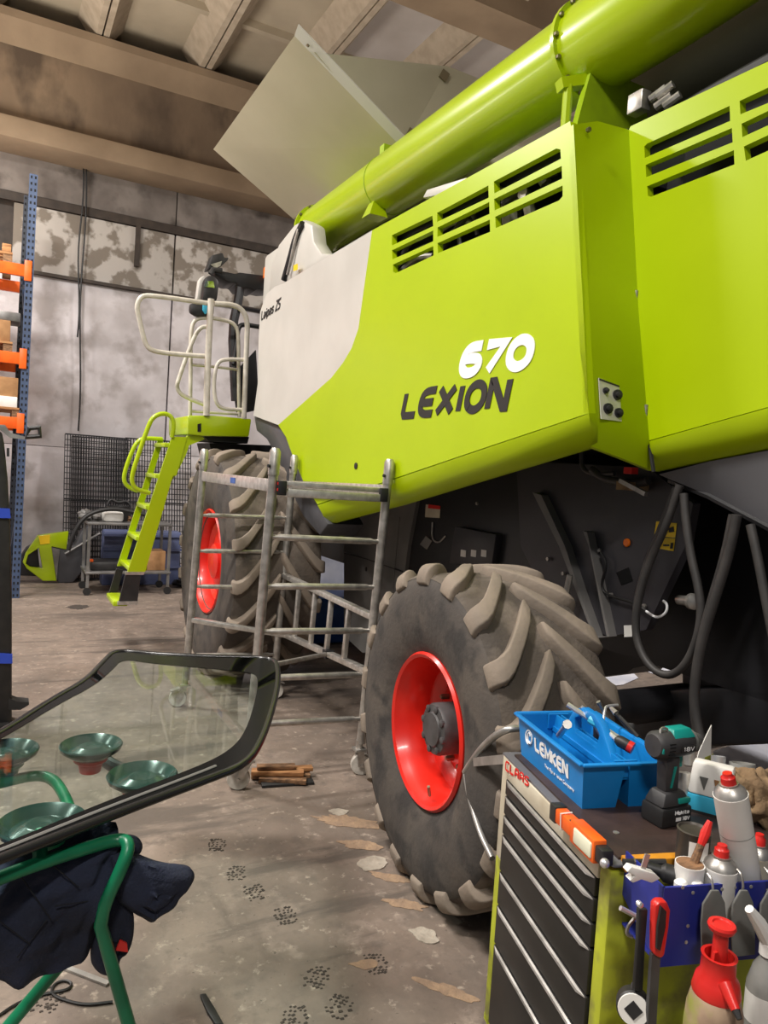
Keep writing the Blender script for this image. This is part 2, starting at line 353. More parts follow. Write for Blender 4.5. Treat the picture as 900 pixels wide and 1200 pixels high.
def letters(name, text, BL, BR, TL, TR, thick, m, parent, out, gap=.28, aspect=1.0, depth=.0025):
    BL, BR, TL, TR = V(BL), V(BR), V(TL), V(TR); out = V(out).normalized()
    tot = sum((.5 if ch == ' ' else WID.get(ch, 1)) for ch in text)+gap*(len(text)-1)
    mb = MB()
    def mp(u, v): return (BL*(1-u)+BR*u)*(1-v)+(TL*(1-u)+TR*u)*v
    lenu = (BR-BL).length; lenv = (TL-BL).length
    x = 0; sg = 0
    for ch in text:
        wd = .5 if ch == ' ' else WID.get(ch, 1)
        for pl in GL.get(ch, []):
            pts = []
            tv = thick/lenv
            for (a, b) in pl: pts.append(V(((x+a*wd)/tot*lenu*(1-thick/lenu)+thick/2, (b*(1-tv)+tv/2)*lenv, 0)))
            cl = pl[0] == pl[-1]
            if ch not in 'NMKXZ7V1LPTyt' and len(pts) > 3:
                if cl: pts = pts[:-1]; q_ = [];
                for _ in range(2 if len(pts) < 40 else 0):
                    q_ = [] if cl else [pts[0]]
                    for i in range(len(pts) if cl else len(pts)-1): j = (i+1) % len(pts); q_ += [pts[i]*.75+pts[j]*.25, pts[i]*.25+pts[j]*.75]
                    pts = q_ if cl else q_+[pts[-1]]
            elif cl: pts = pts[:-1]
            n = len(pts); L_, R_ = [], []
            for i in range(n):
                d1 = (pts[i]-pts[i-1]).normalized() if (i > 0 or cl) else None
                d2 = (pts[(i+1) % n]-pts[i]).normalized() if (i < n-1 or cl) else None
                d1 = d1 or d2; d2 = d2 or d1
                n1, n2 = V((-d1.y, d1.x, 0)), V((-d2.y, d2.x, 0)); mm = (n1+n2)
                if mm.length < 1e-3: mm = n1
                mm.normalize(); k = thick/2/max(.62, mm.dot(n1))
                L_.append(pts[i]+mm*k); R_.append(pts[i]-mm*k)
            for i in range(n if cl else n-1):
                j = (i+1) % n; sg += 1; dp_ = depth*(1+.02*(sg % 30))
                q = [mp(p.x/lenu, p.y/lenv) for p in (R_[i], R_[j], L_[j], L_[i])]
                mb.hexa(q+[p+out*dp_ for p in q])
        x += wd+gap
    return build(name, mb, m, parent, flat=True)

# ================================================================== SETTING
fl = MB().span((-7, -4, -.2), (11, 12.6, 0))
floor = build('floor', fl, FLOORM, kind='structure', origin=(2, 4, 0))
def patch(pts, z, m, name='floor_patch'):
    c = sum(((at(x, y, Z=0)) for x, y in pts), V())/len(pts)
    ring = smooth([at(x, y, Z=0) for x, y in pts]+[at(*pts[0], Z=0)], 4)[:-1]
    ring = [p+(p-c)*(.3*noise.noise(p*11)+.3*noise.noise(p*37)) for p in ring]
    build(name, MB().prism([V((p.x, p.y, .0005)) for p in ring], (0, 0, z)), m, floor, flat=True)
for pts, z, m in [
    ([(365, 957), (400, 955), (440, 962), (453, 972), (420, 972), (380, 966)], .002, SAND), ([(396, 985), (430, 984), (449, 992), (440, 998), (405, 994)], .002, SAND),
    ([(420, 1008), (436, 1003), (452, 1007), (455, 1018), (440, 1022), (424, 1020)], .004, DUST), ([(441, 1053), (470, 1052), (506, 1064), (500, 1069), (460, 1062)], .002, SAND),
    ([(478, 1090), (492, 1086), (508, 1094), (513, 1104), (500, 1107), (484, 1100)], .004, DUST), ([(486, 1146), (520, 1152), (560, 1170), (555, 1178), (520, 1166), (490, 1154)], .0015, SAND),
    ([(386, 950), (398, 947), (410, 950), (404, 956), (390, 955)], .003, DUST), ([(430, 1020), (470, 1026), (490, 1036), (460, 1034), (436, 1028)], .0015, SAND),
    ([(410, 1130), (440, 1122), (448, 1130), (430, 1138)], .0015, SAND), ([(78, 711), (86, 709), (98, 709), (104, 711), (98, 714), (86, 714)], .002, SOOT)]:
    patch(pts, z, m)
for k, (px, py, ang) in enumerate([(278, 1023, .6), (299, 1046, .9), (335, 1073, .9), (373, 1145, .3), (398, 1180, .2), (346, 1194, .6), (441, 1130, .7), (255, 990, .6), (60, 1172, .4)]):
    c = at(px, py, Z=0); a = V((math.cos(ang+.6), math.sin(ang+.6), 0)); b = V((-a.y, a.x, 0)); mb = MB()
    for i in range(-3, 4):
        wdt = .042*(1-.25*abs(i)/3)
        for j in range(-2, 3):
            if random.random() < .15: continue
            p = c+a*(i*.017+random.uniform(-.004, .004))+b*(j*wdt/2.2+.004*(i % 2)+random.uniform(-.003, .003)); s = random.uniform(.005, .010)
            mb.box((p.x, p.y, .0012), (s, s*1.5, .0012), (a*.8+b*.6, b*.8-a*.6, V((0, 0, 1))))
    build('boot_print', mb, SOOT, floor, flat=True)

YW = 12.1
build('wall_right', MB().span((8.4, -4, 0), (8.7, 12.6, 8.4)), CONC3, kind='structure')
zA, zB2, zFl, zTop = at(0, 164, Y=11.55).z, at(0, 138, Y=11.55).z, at(0, 47, Y=11.55).z, at(0, 14, Y=11.55).z
zC = at(90, 250, Y=YW).z; zD = at(90, 330, Y=YW).z
wall = build('wall_back', MB().span((-7, YW+.02, 0), (11, YW+.3, 8.4)), PIPE, kind='structure')
xj = at(188, 600, Y=YW).x
cols = [-7, xj-3.0*2+.9, xj, xj+3.0, xj+6, 11]
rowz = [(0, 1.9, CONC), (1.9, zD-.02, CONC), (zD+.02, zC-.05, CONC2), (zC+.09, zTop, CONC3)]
for r, (z0, z1, m) in enumerate(rowz):
    for i in range(len(cols)-1):
        x0 = cols[i]; x1 = cols[i+1]
        if r == 2 and i == 0: continue
        if r == 2 and i == 1: x0 = at(14, 270, Y=YW).x
        if x1-x0 < .2: continue
        g = .012 if r < 3 else .008
        z0g = z0+(.006 if r == 1 else 0)
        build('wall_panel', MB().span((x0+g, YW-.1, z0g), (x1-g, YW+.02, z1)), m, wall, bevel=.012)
# dark steel channel in the joint, conduit, bracket and cables
build('trim_1', MB().span((-7, YW-.13, zC-.04), (11, YW-.06, zC+.08)), PIPE, kind='structure')
cond = MB(); cond.span((-1.5, YW-.17, zD-.022), (11, YW-.1, zD+.022)); build('trim_2', cond, PIPE, kind='structure')
bx = at(161, 290, Y=YW-.15)
build('trim_3', MB().span((bx.x-.03, YW-.17, bx.z-.28), (bx.x+.035, YW-.1, zC-.03)), PIPE, kind='structure')
for px0, px1, py1 in [(97.5, 90, 395), (101, 91, 505)]:
    a = at(px0, 186, Y=YW-.2); bpt = at(px1, py1, Y=YW-.2)
    pth = [a+(bpt-a)*t+V((.02*math.sin(t*9), 0, 0)) for t in [i/14 for i in range(15)]]
    tag(build('hanging_cable', MB().tube(pth, .012, 6), CABLE), 'thin black cable hanging down the wall, %s of the two' % ('left and shorter' if py1 < 500 else 'right and longer'), 'cable', 'cables on the back wall')
# girder
g = MB(); y0 = 11.35; y1 = YW-.1
g.span((-7, y0, zA), (11, y1, zB2)); build('trim_4', g, GIRL, kind='structure', bevel=.03)
build('trim_5', MB().span((-7, y0+.2, zB2), (11, y1, zFl)), GIRD, kind='structure')
build('trim_6', MB().hexa([V((-7, y0+.2, zFl-.02)), V((11, y0+.2, zFl-.02)), V((11, y1, zFl-.02)), V((-7, y1, zFl-.02)), V((-7, y0, zFl+.25)), V((11, y0, zFl+.25)), V((11, y1, zFl+.25)), V((-7, y1, zFl+.25))]).span((-7, y0, zFl+.25), (11, y1, zTop)), GIRL, kind='structure')
# ribbed ceiling
zr = zTop+.02; zs = zTop+.30
xr1 = at(120, 55, Y=y0).x; xr2 = at(240, 104, Y=y0).x; sp = xr2-xr1
ceil = build('ceiling', MB().span((-7, -4, zs+.06), (11, 12.6, zs+.3)), CEIL, kind='structure')
xs_ = [xr1+sp*k for k in range(-5, 7)]
gy = at(552, 24, Z=zr-.1).y
for i, x in enumerate(xs_):
    for sd in (-1, 1):
        a = .012*sd; b = .085*sd; cc = .30*sd
        p = [V((x+a, 1.0, zr)), V((x+b, 1.0, zr)), V((x+cc, 1.0, zs)), V((x+a, 1.0, zs))]
        build('ceiling_rib', MB().prism(p, (0, y0+.3-1.0, 0)), RIBM, ceil)
    if i < len(xs_)-1:
        build('ceiling_slab', MB().span((x+.02, 1.0, zs), (x+sp-.02, y0+.7, zs+.06)), CEIL_LIT if i >= 7 else CEIL, ceil)
        for k in range(5):
            yy = y0-1.0-2.1*k
            build('cross_rib', MB().span((x+.13, yy-.05, zs-.1), (x+sp-.13, yy+.05, zs)), CEIL, ceil)
gm = MB().span((-7, gy-.55, zr-.25), (11, gy, zr+.5)); build('trim_7', gm, GIRL, kind='structure')

# ================================================================== COMBINE HARVESTER
CB = thing('combine_harvester', (3.0, 3.9, 0), 'huge lime green and white combine harvester with open tank flaps and red rims', 'harvester')
XP = 2.10; K = XP/1.62; XD = 1.88*K
def KS(*p): return CAM+(V(p)-CAM)*K
OUT = (-1, 0, 0)
def pl(pts, X): return [at(x, y, X=X) for x, y in pts]
def c7(pts): return [(440+x/3, 130+y/3) for x, y in pts]
def c3(pts): return [(600+x/3, y/3) for x, y in pts]
holes = [c7(h) for h in [
 [(58, 437), (200, 368), (203, 405), (58, 473)], [(58, 490), (203, 420), (203, 458), (60, 522)], [(62, 540), (203, 475), (204, 508), (70, 571), (62, 565)],
 [(217, 358), (397, 262), (398, 305), (217, 390)], [(218, 410), (400, 320), (401, 362), (218, 443)], [(218, 465), (402, 382), (403, 425), (220, 500)],
 [(416, 248), (635, 132), (650, 135), (652, 168), (418, 290)], [(417, 310), (655, 193), (656, 238), (419, 350)], [(421, 372), (658, 262), (658, 300), (645, 315), (423, 412)]]]
bound = [(436, 270), (429, 320), (420, 385), (412, 408), (402, 425), (388, 443), (326, 498)]
green_out = [(668, 142), (672, 163), (690, 484), (582, 520), (372, 591), (358, 570), (345, 540), (335, 512)]
sp_ = build('side_panel', MB().plate([pl(green_out+bound[::-1], XP)]+[pl(h, XP) for h in holes], (.035, 0, 0)), GREENP, CB, sharp=25)
build('front_panel', MB().plate([pl(bound+[(310, 492), (297, 487), (302, 450), (303, 400), (305, 365), (312, 345), (322, 336), (332, 332)], XP)], (.035, 0, 0)), CREAM, CB, sharp=25)
# lower curved skirt of the side panel
rows = [pl([(690, 485), (582, 521), (470, 559), (372, 592)], XP), pl([(692, 500), (582, 539), (470, 577), (377, 601)], XP+.015), pl([(692, 523), (584, 556), (470, 591), (383, 614)], XP+.07)]
build('lower_skirt', MB().shell(rows, (.04, 0, 0)), GREENP, CB, sharp=60)
# rear-facing step
rows = [[at(672, 146, X=XP), at(700, 142, X=XP+.155), at(737, 152, X=XD)], [at(681, 320, X=XP), at(711, 330, X=XP+.155), at(748, 360, X=XD)], [at(690, 484, X=XP), at(722, 497, X=XP+.155), at(761, 516, X=XD)], [at(692, 523, X=XP+.07), at(726, 536, X=XP+.23), at(766, 552, X=XD+.08)]]
step = build('rear_step_panel', MB().shell(rows, (0, .03, 0)), GREENP, CB, sharp=60)
build('hatch_bolt', MB().lathe([(.011, -.002), (.011, .012), (0, .014)], at(688, 153, X=XP+.07)-V((0, .004, 0)), (0, -1, 0), 6), BOLT, step)
# control panel on the step
def onstep(x, y):
    return atp(x, y, at(711, 330, X=XP+.155), (at(748, 360, X=XD)-at(681, 320, X=XP)).cross(at(722, 497, X=XP+.155)-at(711, 330, X=XP+.155)))
q = [onstep(x, y)-V((0, .004, 0)) for x, y in [(700, 443), (724, 452), (727, 494), (703, 491)]]
build('control_plate', MB().prism(q, (0, -.004, 0)), CREAM, CB)
build('control_heading', MB().prism([onstep(x, y)-V((0, .0085, 0)) for x, y in [(700.5, 443.5), (724, 452), (724, 454), (700.5, 445.5)]], (0, -.001, 0)), INK, CB)
for x, y, r in [(707.5, 458, .013), (721, 463, .022), (710, 479, .022), (722.5, 484, .02)]:
    build('control_knob', MB().lathe([(r, 0), (r, .012), (r*.55, .013), (r*.5, .028), (0, .03)], onstep(x, y)-V((0, .007, 0)), (-.3, -1, 0), 12), BLACKP, CB)
# engine door, right
dholes = [c3(h) for h in [
 [(465, 515), (475, 505), (765, 372), (767, 425), (467, 555)], [(470, 580), (773, 450), (776, 500), (472, 623)], [(475, 655), (780, 528), (782, 578), (488, 692), (478, 688)],
 [(800, 355), (1050, 238), (1050, 300), (803, 402)], [(807, 435), (1050, 318), (1050, 372), (810, 482)], [(815, 515), (1050, 405), (1050, 462), (822, 565)]]]
dout = [(735, 156), (739, 148), (900, 72), (1000, 24), (1000, 449), (900, 477), (761, 516), (755, 450), (748, 360), (742, 280), (738, 220)]
door = build('engine_door', MB().plate([pl(dout, XD)]+[pl(h, XD) for h in dholes], (.035, 0, 0)), GREENP, CB, sharp=25)
rows = [pl([(761, 517), (830, 497.5), (900, 478), (1000, 450)], XD), pl([(762, 532), (830, 516), (900, 500), (1000, 474)], XD+.01), pl([(765, 552), (830, 538.5), (900, 525), (1000, 505)], XD+.08)]
build('door_skirt', MB().shell(rows, (.04, 0, 0)), GREENP, CB, sharp=60)
for (x, y) in [(736.5, 222), (745, 350), (756.5, 484)]:
    p = at(x, y, X=XD-.004); build('door_hinge', MB().tube([p-V((0, 0, .035)), p+V((0, 0, .035))], .008, 8), STEEL, door)
# door edge seal
build('door_seal', MB().tube([at(x, y, X=XD+.012) for x, y in [(735, 152), (738, 220), (742, 280), (748, 360), (755, 450), (760.5, 516), (764, 540), (766, 553)]], .009, 6), BLACKP, CB)
# grey plate below the door
rows = [pl([(772, 556), (830, 541), (900, 528), (1000, 507)], XD+.09), pl([(785, 562), (830, 580), (900, 617), (1000, 668)], XD+.16)]
build('chopper_skirt', MB().shell(rows, (.03, 0, 0)), GREYP, CB)
build('skirt_edge', MB().tube([at(x, y, X=XD+.16) for x, y in [(785, 563), (830, 581), (900, 618), (1000, 669)]], .014, 6), BLACK, CB)
# lettering
letters('lettering', 'LEXION', *[at(x, y, X=XP-.001) for x, y in [(468.5, 492), (594, 482), (475.5, 457.5), (603, 438.5)]], .044, INK, sp_, OUT, gap=.34)
letters('number', '670', *[at(x, y, X=XP-.001) for x, y in [(535, 445), (622, 434), (544, 402), (631, 388.5)]], .055, INKW, sp_, OUT, gap=.32)
letters('dealer_lettering', 'Laipas ZS', *[at(x, y, X=XP-.001) for x, y in [(306, 376), (328, 362), (307, 364), (330, 348)]], .0155, INK, CB, OUT, gap=.35)
# fastener on the panel, decals
build('panel_lock', MB().lathe([(.022, 0), (.022, .006), (.012, .008), (0, .008)], at(417.5, 546, X=XP), OUT, 12), BLACKP, sp_)
# body core and engine bay behind the grilles
yA = 1.0
core = MB().span((2.78, 1.35, 2.0), (4.4, 6.2, 3.3)); build('body_core', core, BLACK, CB)
build('engine_bay_roof', MB().span((XP+.06, 2.6, 3.24), (2.8, 6.0, 3.28)), BLACK, CB)
for px, py, px2, py2, r, m in [(470, 300, 510, 262, .016, HOSEM), (466, 312, 512, 285, .013, STEEL), (520, 290, 572, 232, .02, HOSEM), (515, 270, 560, 262, .016, STEEL), (530, 250, 540, 290, .014, STEEL), (550, 245, 560, 275, .014, HOSEM), (596, 215, 600, 262, .05, STEEL), (618, 200, 640, 215, .03, STEEL), (590, 240, 655, 200, .02, HOSEM), (612, 226, 622, 252, .03, STEEL), (470, 318, 508, 300, .02, STEEL)]:
    a = at(px, py, X=2.19); b = at(px2, py2, X=2.26); mid = (a+b)/2+V((.0, 0, .04))
    build('engine_pipe', MB().tube(smooth([a, mid, b]), r, 8), m, CB)
build('radiator_screen', MB().span((2.66, 1.3, 2.35), (2.74, 2.4, 3.35)), HOLE, CB)
# body top edge behind tube
build('top_walkway', MB().span((XP+.04, 2.75, 3.29), (2.6, 4.3, 3.325)), GREEN2, CB)
hp = [at(x, y, X=1.78*K) for x, y in [(495, 232), (500, 222), (545, 208), (560, 214), (530, 226)]]
build('hatch_lever', MB().prism(hp, (.05, 0, 0)), CREAM, CB, bevel=.008)
# unloading tube
XT = 2.0*K
t0 = at(375, 268, X=XT); t1 = at(690, 66, X=XT); zt = (t0.z+t1.z)/2
t0.z = zt; t1.z = zt; RTU = .165*K
tube = build('unloading_tube', MB().tube([t0, V((XT, t1.y, zt))], RTU, 40), GREEN, CB)
def flange(y, r, wdt, m=GREEN, name='tube_flange', bolts=0):
    o = build(name, MB().lathe([(RTU*.9, -wdt/2), (r, -wdt/2), (r, wdt/2), (RTU*.9, wdt/2)], (XT, y, zt), (0, 1, 0), 40, cap=False), m, tube)
    for k in range(bolts):
        a = 2*math.pi*k/bolts; build('flange_bolt', MB().lathe([(.011, -.018), (.011, .018)], (XT+math.cos(a)*(r-.012), y-wdt/2, zt+math.sin(a)*(r-.012)), (0, 1, 0), 6), BOLT, tube)
flange(t0.y+.02, RTU+.028, .03, bolts=12)
flange(t1.y, RTU+.032, .025, bolts=14)
flange(t1.y-.09, RTU+.004, .012, m=GREEN2)
build('tube_mouth', MB().lathe([(0, 0), (RTU*.97, 0)], (XT, t0.y+.04, zt), (0, 1, 0), 30), HOLE, tube)
# small lugs on the tube
tl = t0.y-1.05*K
ring = MB().tube([V((XT, tl, zt))+V((math.cos(a), 0, math.sin(a)))*(RTU+.002) for a in [2*math.pi*k/32 for k in range(32)]], .004, 5, closed=True)
build('tube_strap', ring, GREEN2, tube)
build('tube_lug', MB().hexa([V((XT-.18, tl-.07, zt-.27)), V((XT-.03, tl-.07, zt-.27)), V((XT-.03, tl+.07, zt-.27)), V((XT-.18, tl+.07, zt-.27)), V((XT-.14, tl-.04, zt-.16)), V((XT-.06, tl-.04, zt-.16)), V((XT-.06, tl+.04, zt-.16)), V((XT-.14, tl+.04, zt-.16))]), GREEN, tube)
build('tube_lug', MB().box((XT-.05, tl-.02, zt+.24), (.08, .07, .06)), GREEN2, tube)
# elbow: the tube widens and swings over the machine
el = [V((XT, t1.y, zt)), V((XT, t1.y-.45, zt)), V((XT, t1.y-1.0, zt+.03)), V((XT+.03, t1.y-1.7, zt+.08)), V((XT+.06, t1.y-2.3, zt+.13))]
build('tube_elbow', MB().tube(smooth(el), [RTU+.008]*len(smooth(el)), 40), GREEN, CB)
# bracket carrying the tube
bp0 = at(705, 140, X=1.9)
yb = t1.y-.12
brk = MB(); brk.hexa([V((2.38, yb-.02, 3.33)), V((2.98, yb-.02, 3.33)), V((2.98, yb+.02, 3.33)), V((2.38, yb+.02, 3.33)), V((2.5, yb-.02, zt-.16)), V((2.85, yb-.02, zt-.16)), V((2.85, yb+.02, zt-.16)), V((2.5, yb+.02, zt-.16))])
build('tube_bracket', brk, GREEN2, CB)
build('bracket_arm', MB().bar((2.37, yb+.06, zt-.26), (2.55, yb+.02, zt-.2), .065, .05), GREEN, CB)
build('bracket_post', MB().tube([(2.41, yb+.04, 3.3), (2.41, yb+.04, zt-.26)], .024, 8), GREEN, CB)
# dark roof plate behind the tube and fittings under it
build('rear_hood', MB().span((2.92, -.2, 3.22), (4.4, 3.3, 4.05)), BLACK, CB, bevel=.05)
build('air_duct', MB().tube(smooth([KS(2.0, 1.95, 3.06), KS(2.05, 1.7, 3.12), KS(2.1, 1.3, 3.16), KS(2.2, .9, 3.2)]), .045, 10), BLACKP, CB)
build('fitting_block', MB().box(at(749, 121, X=1.98*K), (.06, .09, .09)), STEEL, CB, bevel=.006)
for k, (x, y) in enumerate([(762, 117), (770, 113), (778, 125), (768, 126)]):
    p = at(x, y, X=1.99*K); build('hose_fitting', MB().tube([p, p+V((.02, -.07, .03))], .018, 8), STEEL, CB)
# grain tank and flaps
build('grain_tank', MB().span((2.8, 4.4, 3.3), (4.4, 7.4, 4.2)), FLAPM, CB, bevel=.02)
XH = 2.1*K
h0 = at(350, 262, X=XH); h1 = at(470, 178, X=XH); h1.z = h0.z
f0 = at(250, 175, Y=h0.y); f1 = at(345, 42, Y=h1.y)
nf = (f0-h0).cross(h1-h0).normalized()
if nf.x > 0: nf = -nf
flap = build('tank_flap', MB().prism([h0, h1, f1, f0], -nf*.012), FLAPM, CB)
# folded rim along the rear edge of the flap
rim = MB().prism([f1, h1, h1+V((.0, -.065, .045)), f1+V((.0, -.065, .045))], -nf*.01)
build('flap_rim', rim, CREAM, flap)
for t in (.06, .95):
    p = h0+(f0-h0)*.06 if t < .5 else f1+(h1-f1)*.1
    build('flap_rivet', MB().lathe([(.012, 0), (.012, .008), (0, .01)], p+nf*.001+(h1-h0)*.02, nf, 8), BOLT, flap)
T2 = at(526, 78, X=XH+.42*K); Hc = at(470, 177, X=XH+.03)
fr = at(368, 61, Y=h1.y-.03)
build('corner_gusset', MB().prism([fr, T2, Hc], (0.0, .012, .006)), FLAPM, CB)
W2 = V((1.5, .05, 0))
rf = build('rear_tank_flap', MB().prism([T2, T2+W2, Hc+V((1.55, 0, 0)), Hc], (0, .012, .006)), FLAPM, CB)
for t in (.12, .82):
    p = T2+(Hc-T2)*t
    build('flap_hinge', MB().bar(p-(Hc-T2).normalized()*.05+V((0, -.012, 0)), p+(Hc-T2).normalized()*.05+V((0, -.012, 0)), .07, .012, (0, -1, .3)), BOLT, rf)
# white front housing with slot
hs = [at(x, y, X=1.72*K) for x, y in [(314, 346), (317, 312), (326, 286), (344, 263), (354, 257), (365, 263), (367, 282), (376, 296), (398, 298), (332, 333)]]
build('tank_shroud', MB().prism(hs, (.13, .0, 0)), CREAM, CB, bevel=.03)
build('tank_front_box', MB().span((2.36, t0.y+.12, 3.3), (3.4, t0.y+.9, 3.95)), CREAM, CB, bevel=.05)
slot = [at(x, y, X=1.712*K) for x, y in [(355, 262), (346, 280), (341, 300), (333, 328)]]
build('shroud_slot', MB().tube(smooth(slot), .03, 8), BLACK, CB)
build('shroud_strip', MB().tube(smooth([at(x, y, X=1.70*K) for x, y in [(350, 268), (345, 285), (341, 305), (337, 322)]]), .014, 6), STEEL, CB)
stk = [at(x, y, X=1.69*K) for x, y in [(344, 311), (349, 309), (349, 316), (344, 318)]]; build('warning_sticker', MB().prism(stk, (-.002, 0, 0)), YELL, CB)
# ---- wheels
def tyre(prefix, c, R, W, rr, nl, lh, sweep, lw):
    c = V(c); base = R-lh
    half = [(rr-.012, .40), (rr+.02, .43), (rr+.16*(R-rr), .475), (rr+.34*(R-rr), .505), (rr+.52*(R-rr), .515), (rr+.68*(R-rr), .505), (base-.055*R/.72, .488), (base-.022, .468), (base-.008, .43), (base-.003, .34), (base, .15)]
    prof = [(r_, -a_*W) for r_, a_ in half]+[(r_, a_*W) for r_, a_ in half[::-1]]
    ty = build(prefix+'_tyre', MB().lathe(prof, c, (1, 0, 0), 80, cap=False), SIDEW, CB, origin=c, sharp=60)
    tr = MB().lathe([(base-.021, -.471*W), (base-.006, -.432*W), (base, -.34*W), (base+.003, -.15*W), (base+.003, .15*W), (base, .34*W), (base-.006, .432*W), (base-.021, .471*W)], c, (1, 0, 0), 80, cap=False)
    build('tread', tr, TYRE, ty, origin=c, sharp=60)
    for sd in (-1, 1):
        mb = MB(); rows_ = []
        seq = [(.012, 0), (.03, .03), (.08, .12), (.15, .24), (.22, .37), (.29, .52), (.36, .7), (.42, .86), (.46, .96), (.485, 1.0), (.497, 1.02), (.503, 1.03)]
        for i, (a, t) in enumerate(seq):
            th = -sweep*(1-(1-min(t, 1))**1.75)
            rb = base-.012 if a < .44 else base-.05
            rt = R-.006 if i == 0 else R if a < .40 else R-.004 if a < .44 else R-.012 if a < .47 else R-.026 if a < .49 else R-.052 if a < .5 else R-.085
            hw = lw*(.62 if i == 0 else .86 if i == 1 else 1+.12*t)
            o_ = 0 if a < .49 else .005
            row = []
            for k, (rad, hf) in enumerate([(rb, hw*1.3), (rt, hw), (rt, -hw), (rb, -hw*1.3)]):
                an = th+hf/R; ax_ = sd*(a*W+(o_ if k in (1, 2) else -.008))
                row.append(V((ax_, -rad*math.cos(an), rad*math.sin(an))))
            rows_.append(row)
        for i in range(len(rows_)-1):
            for k in range(4):
                o0 = len(mb.v)
                mb.add([rows_[i][k], rows_[i][(k+1) % 4], rows_[i+1][(k+1) % 4], rows_[i+1][k]], [(0, 1, 2, 3)])
        mb.add(rows_[0], [(0, 1, 2, 3)]); mb.add(rows_[-1], [(3, 2, 1, 0)])
        mb.v = [p+c for p in mb.v]
        o = build('lug', mb, LUG, ty, origin=c, bevel=.007, sharp=50)
        off = 0 if sd < 0 else math.pi/nl
        o.rotation_euler.x = -off
        for k in range(1, nl):
            d = o.copy(); COL.objects.link(d); d.rotation_euler.x = -off-2*math.pi*k/nl
    return ty
RW = V((1.92, 2.66, .715)); tyre('rear', RW, .72, .53, .315, 18, .044, .42, .042)
bpy.data.objects['rear_tyre'].rotation_euler.z = math.radians(-4.5)
FWH = V((1.99, 6.32, .965)); tyre('front', FWH, .975, .74, .42, 18, .055, .44, .042)
def rim(name, c, xo, R, dish, hub):
    xo = xo-c.x
    prof = [(R+.018, .02), (R+.022, .0), (R+.012, -.012), (R-.002, -.004), (R-.014, .03), (R-.03, .06), (R-.035, .16), (R*.80, dish-.03), (R*.72, dish), (R*.5, dish-.02), (.0, dish-.02)]
    o = build(name, MB().lathe([(r, h+xo) for r, h in prof], c, (1, 0, 0), 64, cap=False), REDP, CB, origin=c, sharp=40)
    return o
rr = rim('rear_rim', RW, 1.685, .312, .20, True)
rr.rotation_euler.z = math.radians(-4.5)
hubc = V((1.685, RW.y, RW.z))
hub = build('wheel_hub', MB().lathe([(.112, .19), (.112, .055), (.105, .042), (.075, .038), (.071, .03), (0, .03)], hubc, (1, 0, 0), 28), HUBM, rr, sharp=40)
for k in range(8):
    a = 2*math.pi*k/8+.2
    build('hub_boss', MB().lathe([(.016, .02), (.016, -.012), (.008, -.016), (0, -.016)], hubc+V((.046, math.cos(a)*.092, math.sin(a)*.092)), (1, 0, 0), 10), HUBM, rr)
for k in range(10):
    a = 2*math.pi*k/10
    build('wheel_nut', MB().lathe([(.014, .18), (.014, .15), (.009, .14), (0, .14)], hubc+V((0, math.cos(a)*.165, math.sin(a)*.165)), (1, 0, 0), 6), BOLT, rr)
vp = hubc+V((.02, -.05, -.27)); build('valve', MB().tube([vp, vp+V((-.02, -.02, .05))], .007, 6), BOLT, rr)
fr_ = rim('front_rim', FWH, 1.66, .43, .12, False)
build('rim_hub', MB().lathe([(.16, .12), (.15, .05), (.1, .03), (0, .03)], (1.66, FWH.y, FWH.z), (1, 0, 0), 24), REDP, fr_)
# front fender
gf = [(297, 487), (312, 484), (326, 498), (336, 515), (346, 540), (358, 570), (372, 592), (384, 614), (374, 628), (355, 606), (340, 575), (326, 540), (312, 515), (300, 505)]
build('fender_flap', MB().prism(pl(gf, XP+.03), (.3, 0, 0)), GREYF, CB, bevel=.02)

# ---- platform, rails, ladder
YP = 7.0
pp = [at(x, y, Y=YP) for x, y in [(220, 487), (250, 487), (295, 491), (292, 512), (238, 511), (220, 509)]]
plat = build('cab_platform', MB().prism(pp, (0, .85, 0)), GREEN, CB, bevel=.015)
build('platform_step_plate', MB().prism([at(x, y, Y=YP+.1) for x, y in [(238, 511), (292, 512), (290, 520), (245, 517)]], (0, .6, 0)), BLACK, CB)
build('platform_slot', MB().prism([at(x, y, Y=YP-.003) for x, y in [(231.5, 497), (235.5, 496), (235.5, 506), (231.5, 506)]], (0, -.004, 0)), HOLE, plat)
def c130(pts): return [(130+x/2.7273, 280+y/2.7273) for x, y in pts]
def rail(pts, Y, r=.02, name='platform_rail', m=RAILM, it=2):
    return build(name, MB().tube(smooth([at(x, y, Y=Y) for x, y in c130(pts)], it), r, 8), m, CB, sharp=60)
rail([(308, 375), (250, 372), (150, 362), (118, 350), (105, 320), (88, 245), (82, 215), (95, 183), (130, 180), (320, 207)], YP+.02, .022)
rail([(320, 192), (314, 300), (308, 440), (305, 565)], YP+.0, .03, 'rail_post')
rail([(330, 207), (390, 210), (420, 225), (437, 260), (434, 330), (425, 575)], YP+.02, .025)
rail([(253, 570), (255, 400), (255, 300), (265, 258), (300, 250), (360, 258), (395, 270), (408, 300), (408, 420), (410, 570)], YP+.7, .02)
rail([(312, 280), (285, 282), (262, 320), (215, 450), (210, 475), (225, 500), (300, 530)], YP+.35, .02)
rail([(425, 386), (365, 384), (340, 395), (330, 440), (330, 500), (342, 535), (370, 545), (418, 546)], YP+.05, .018)
rail([(258, 402), (330, 408), (408, 418)], YP+.7, .015)
rail([(255, 550), (330, 555), (415, 560)], YP+.7, .015)
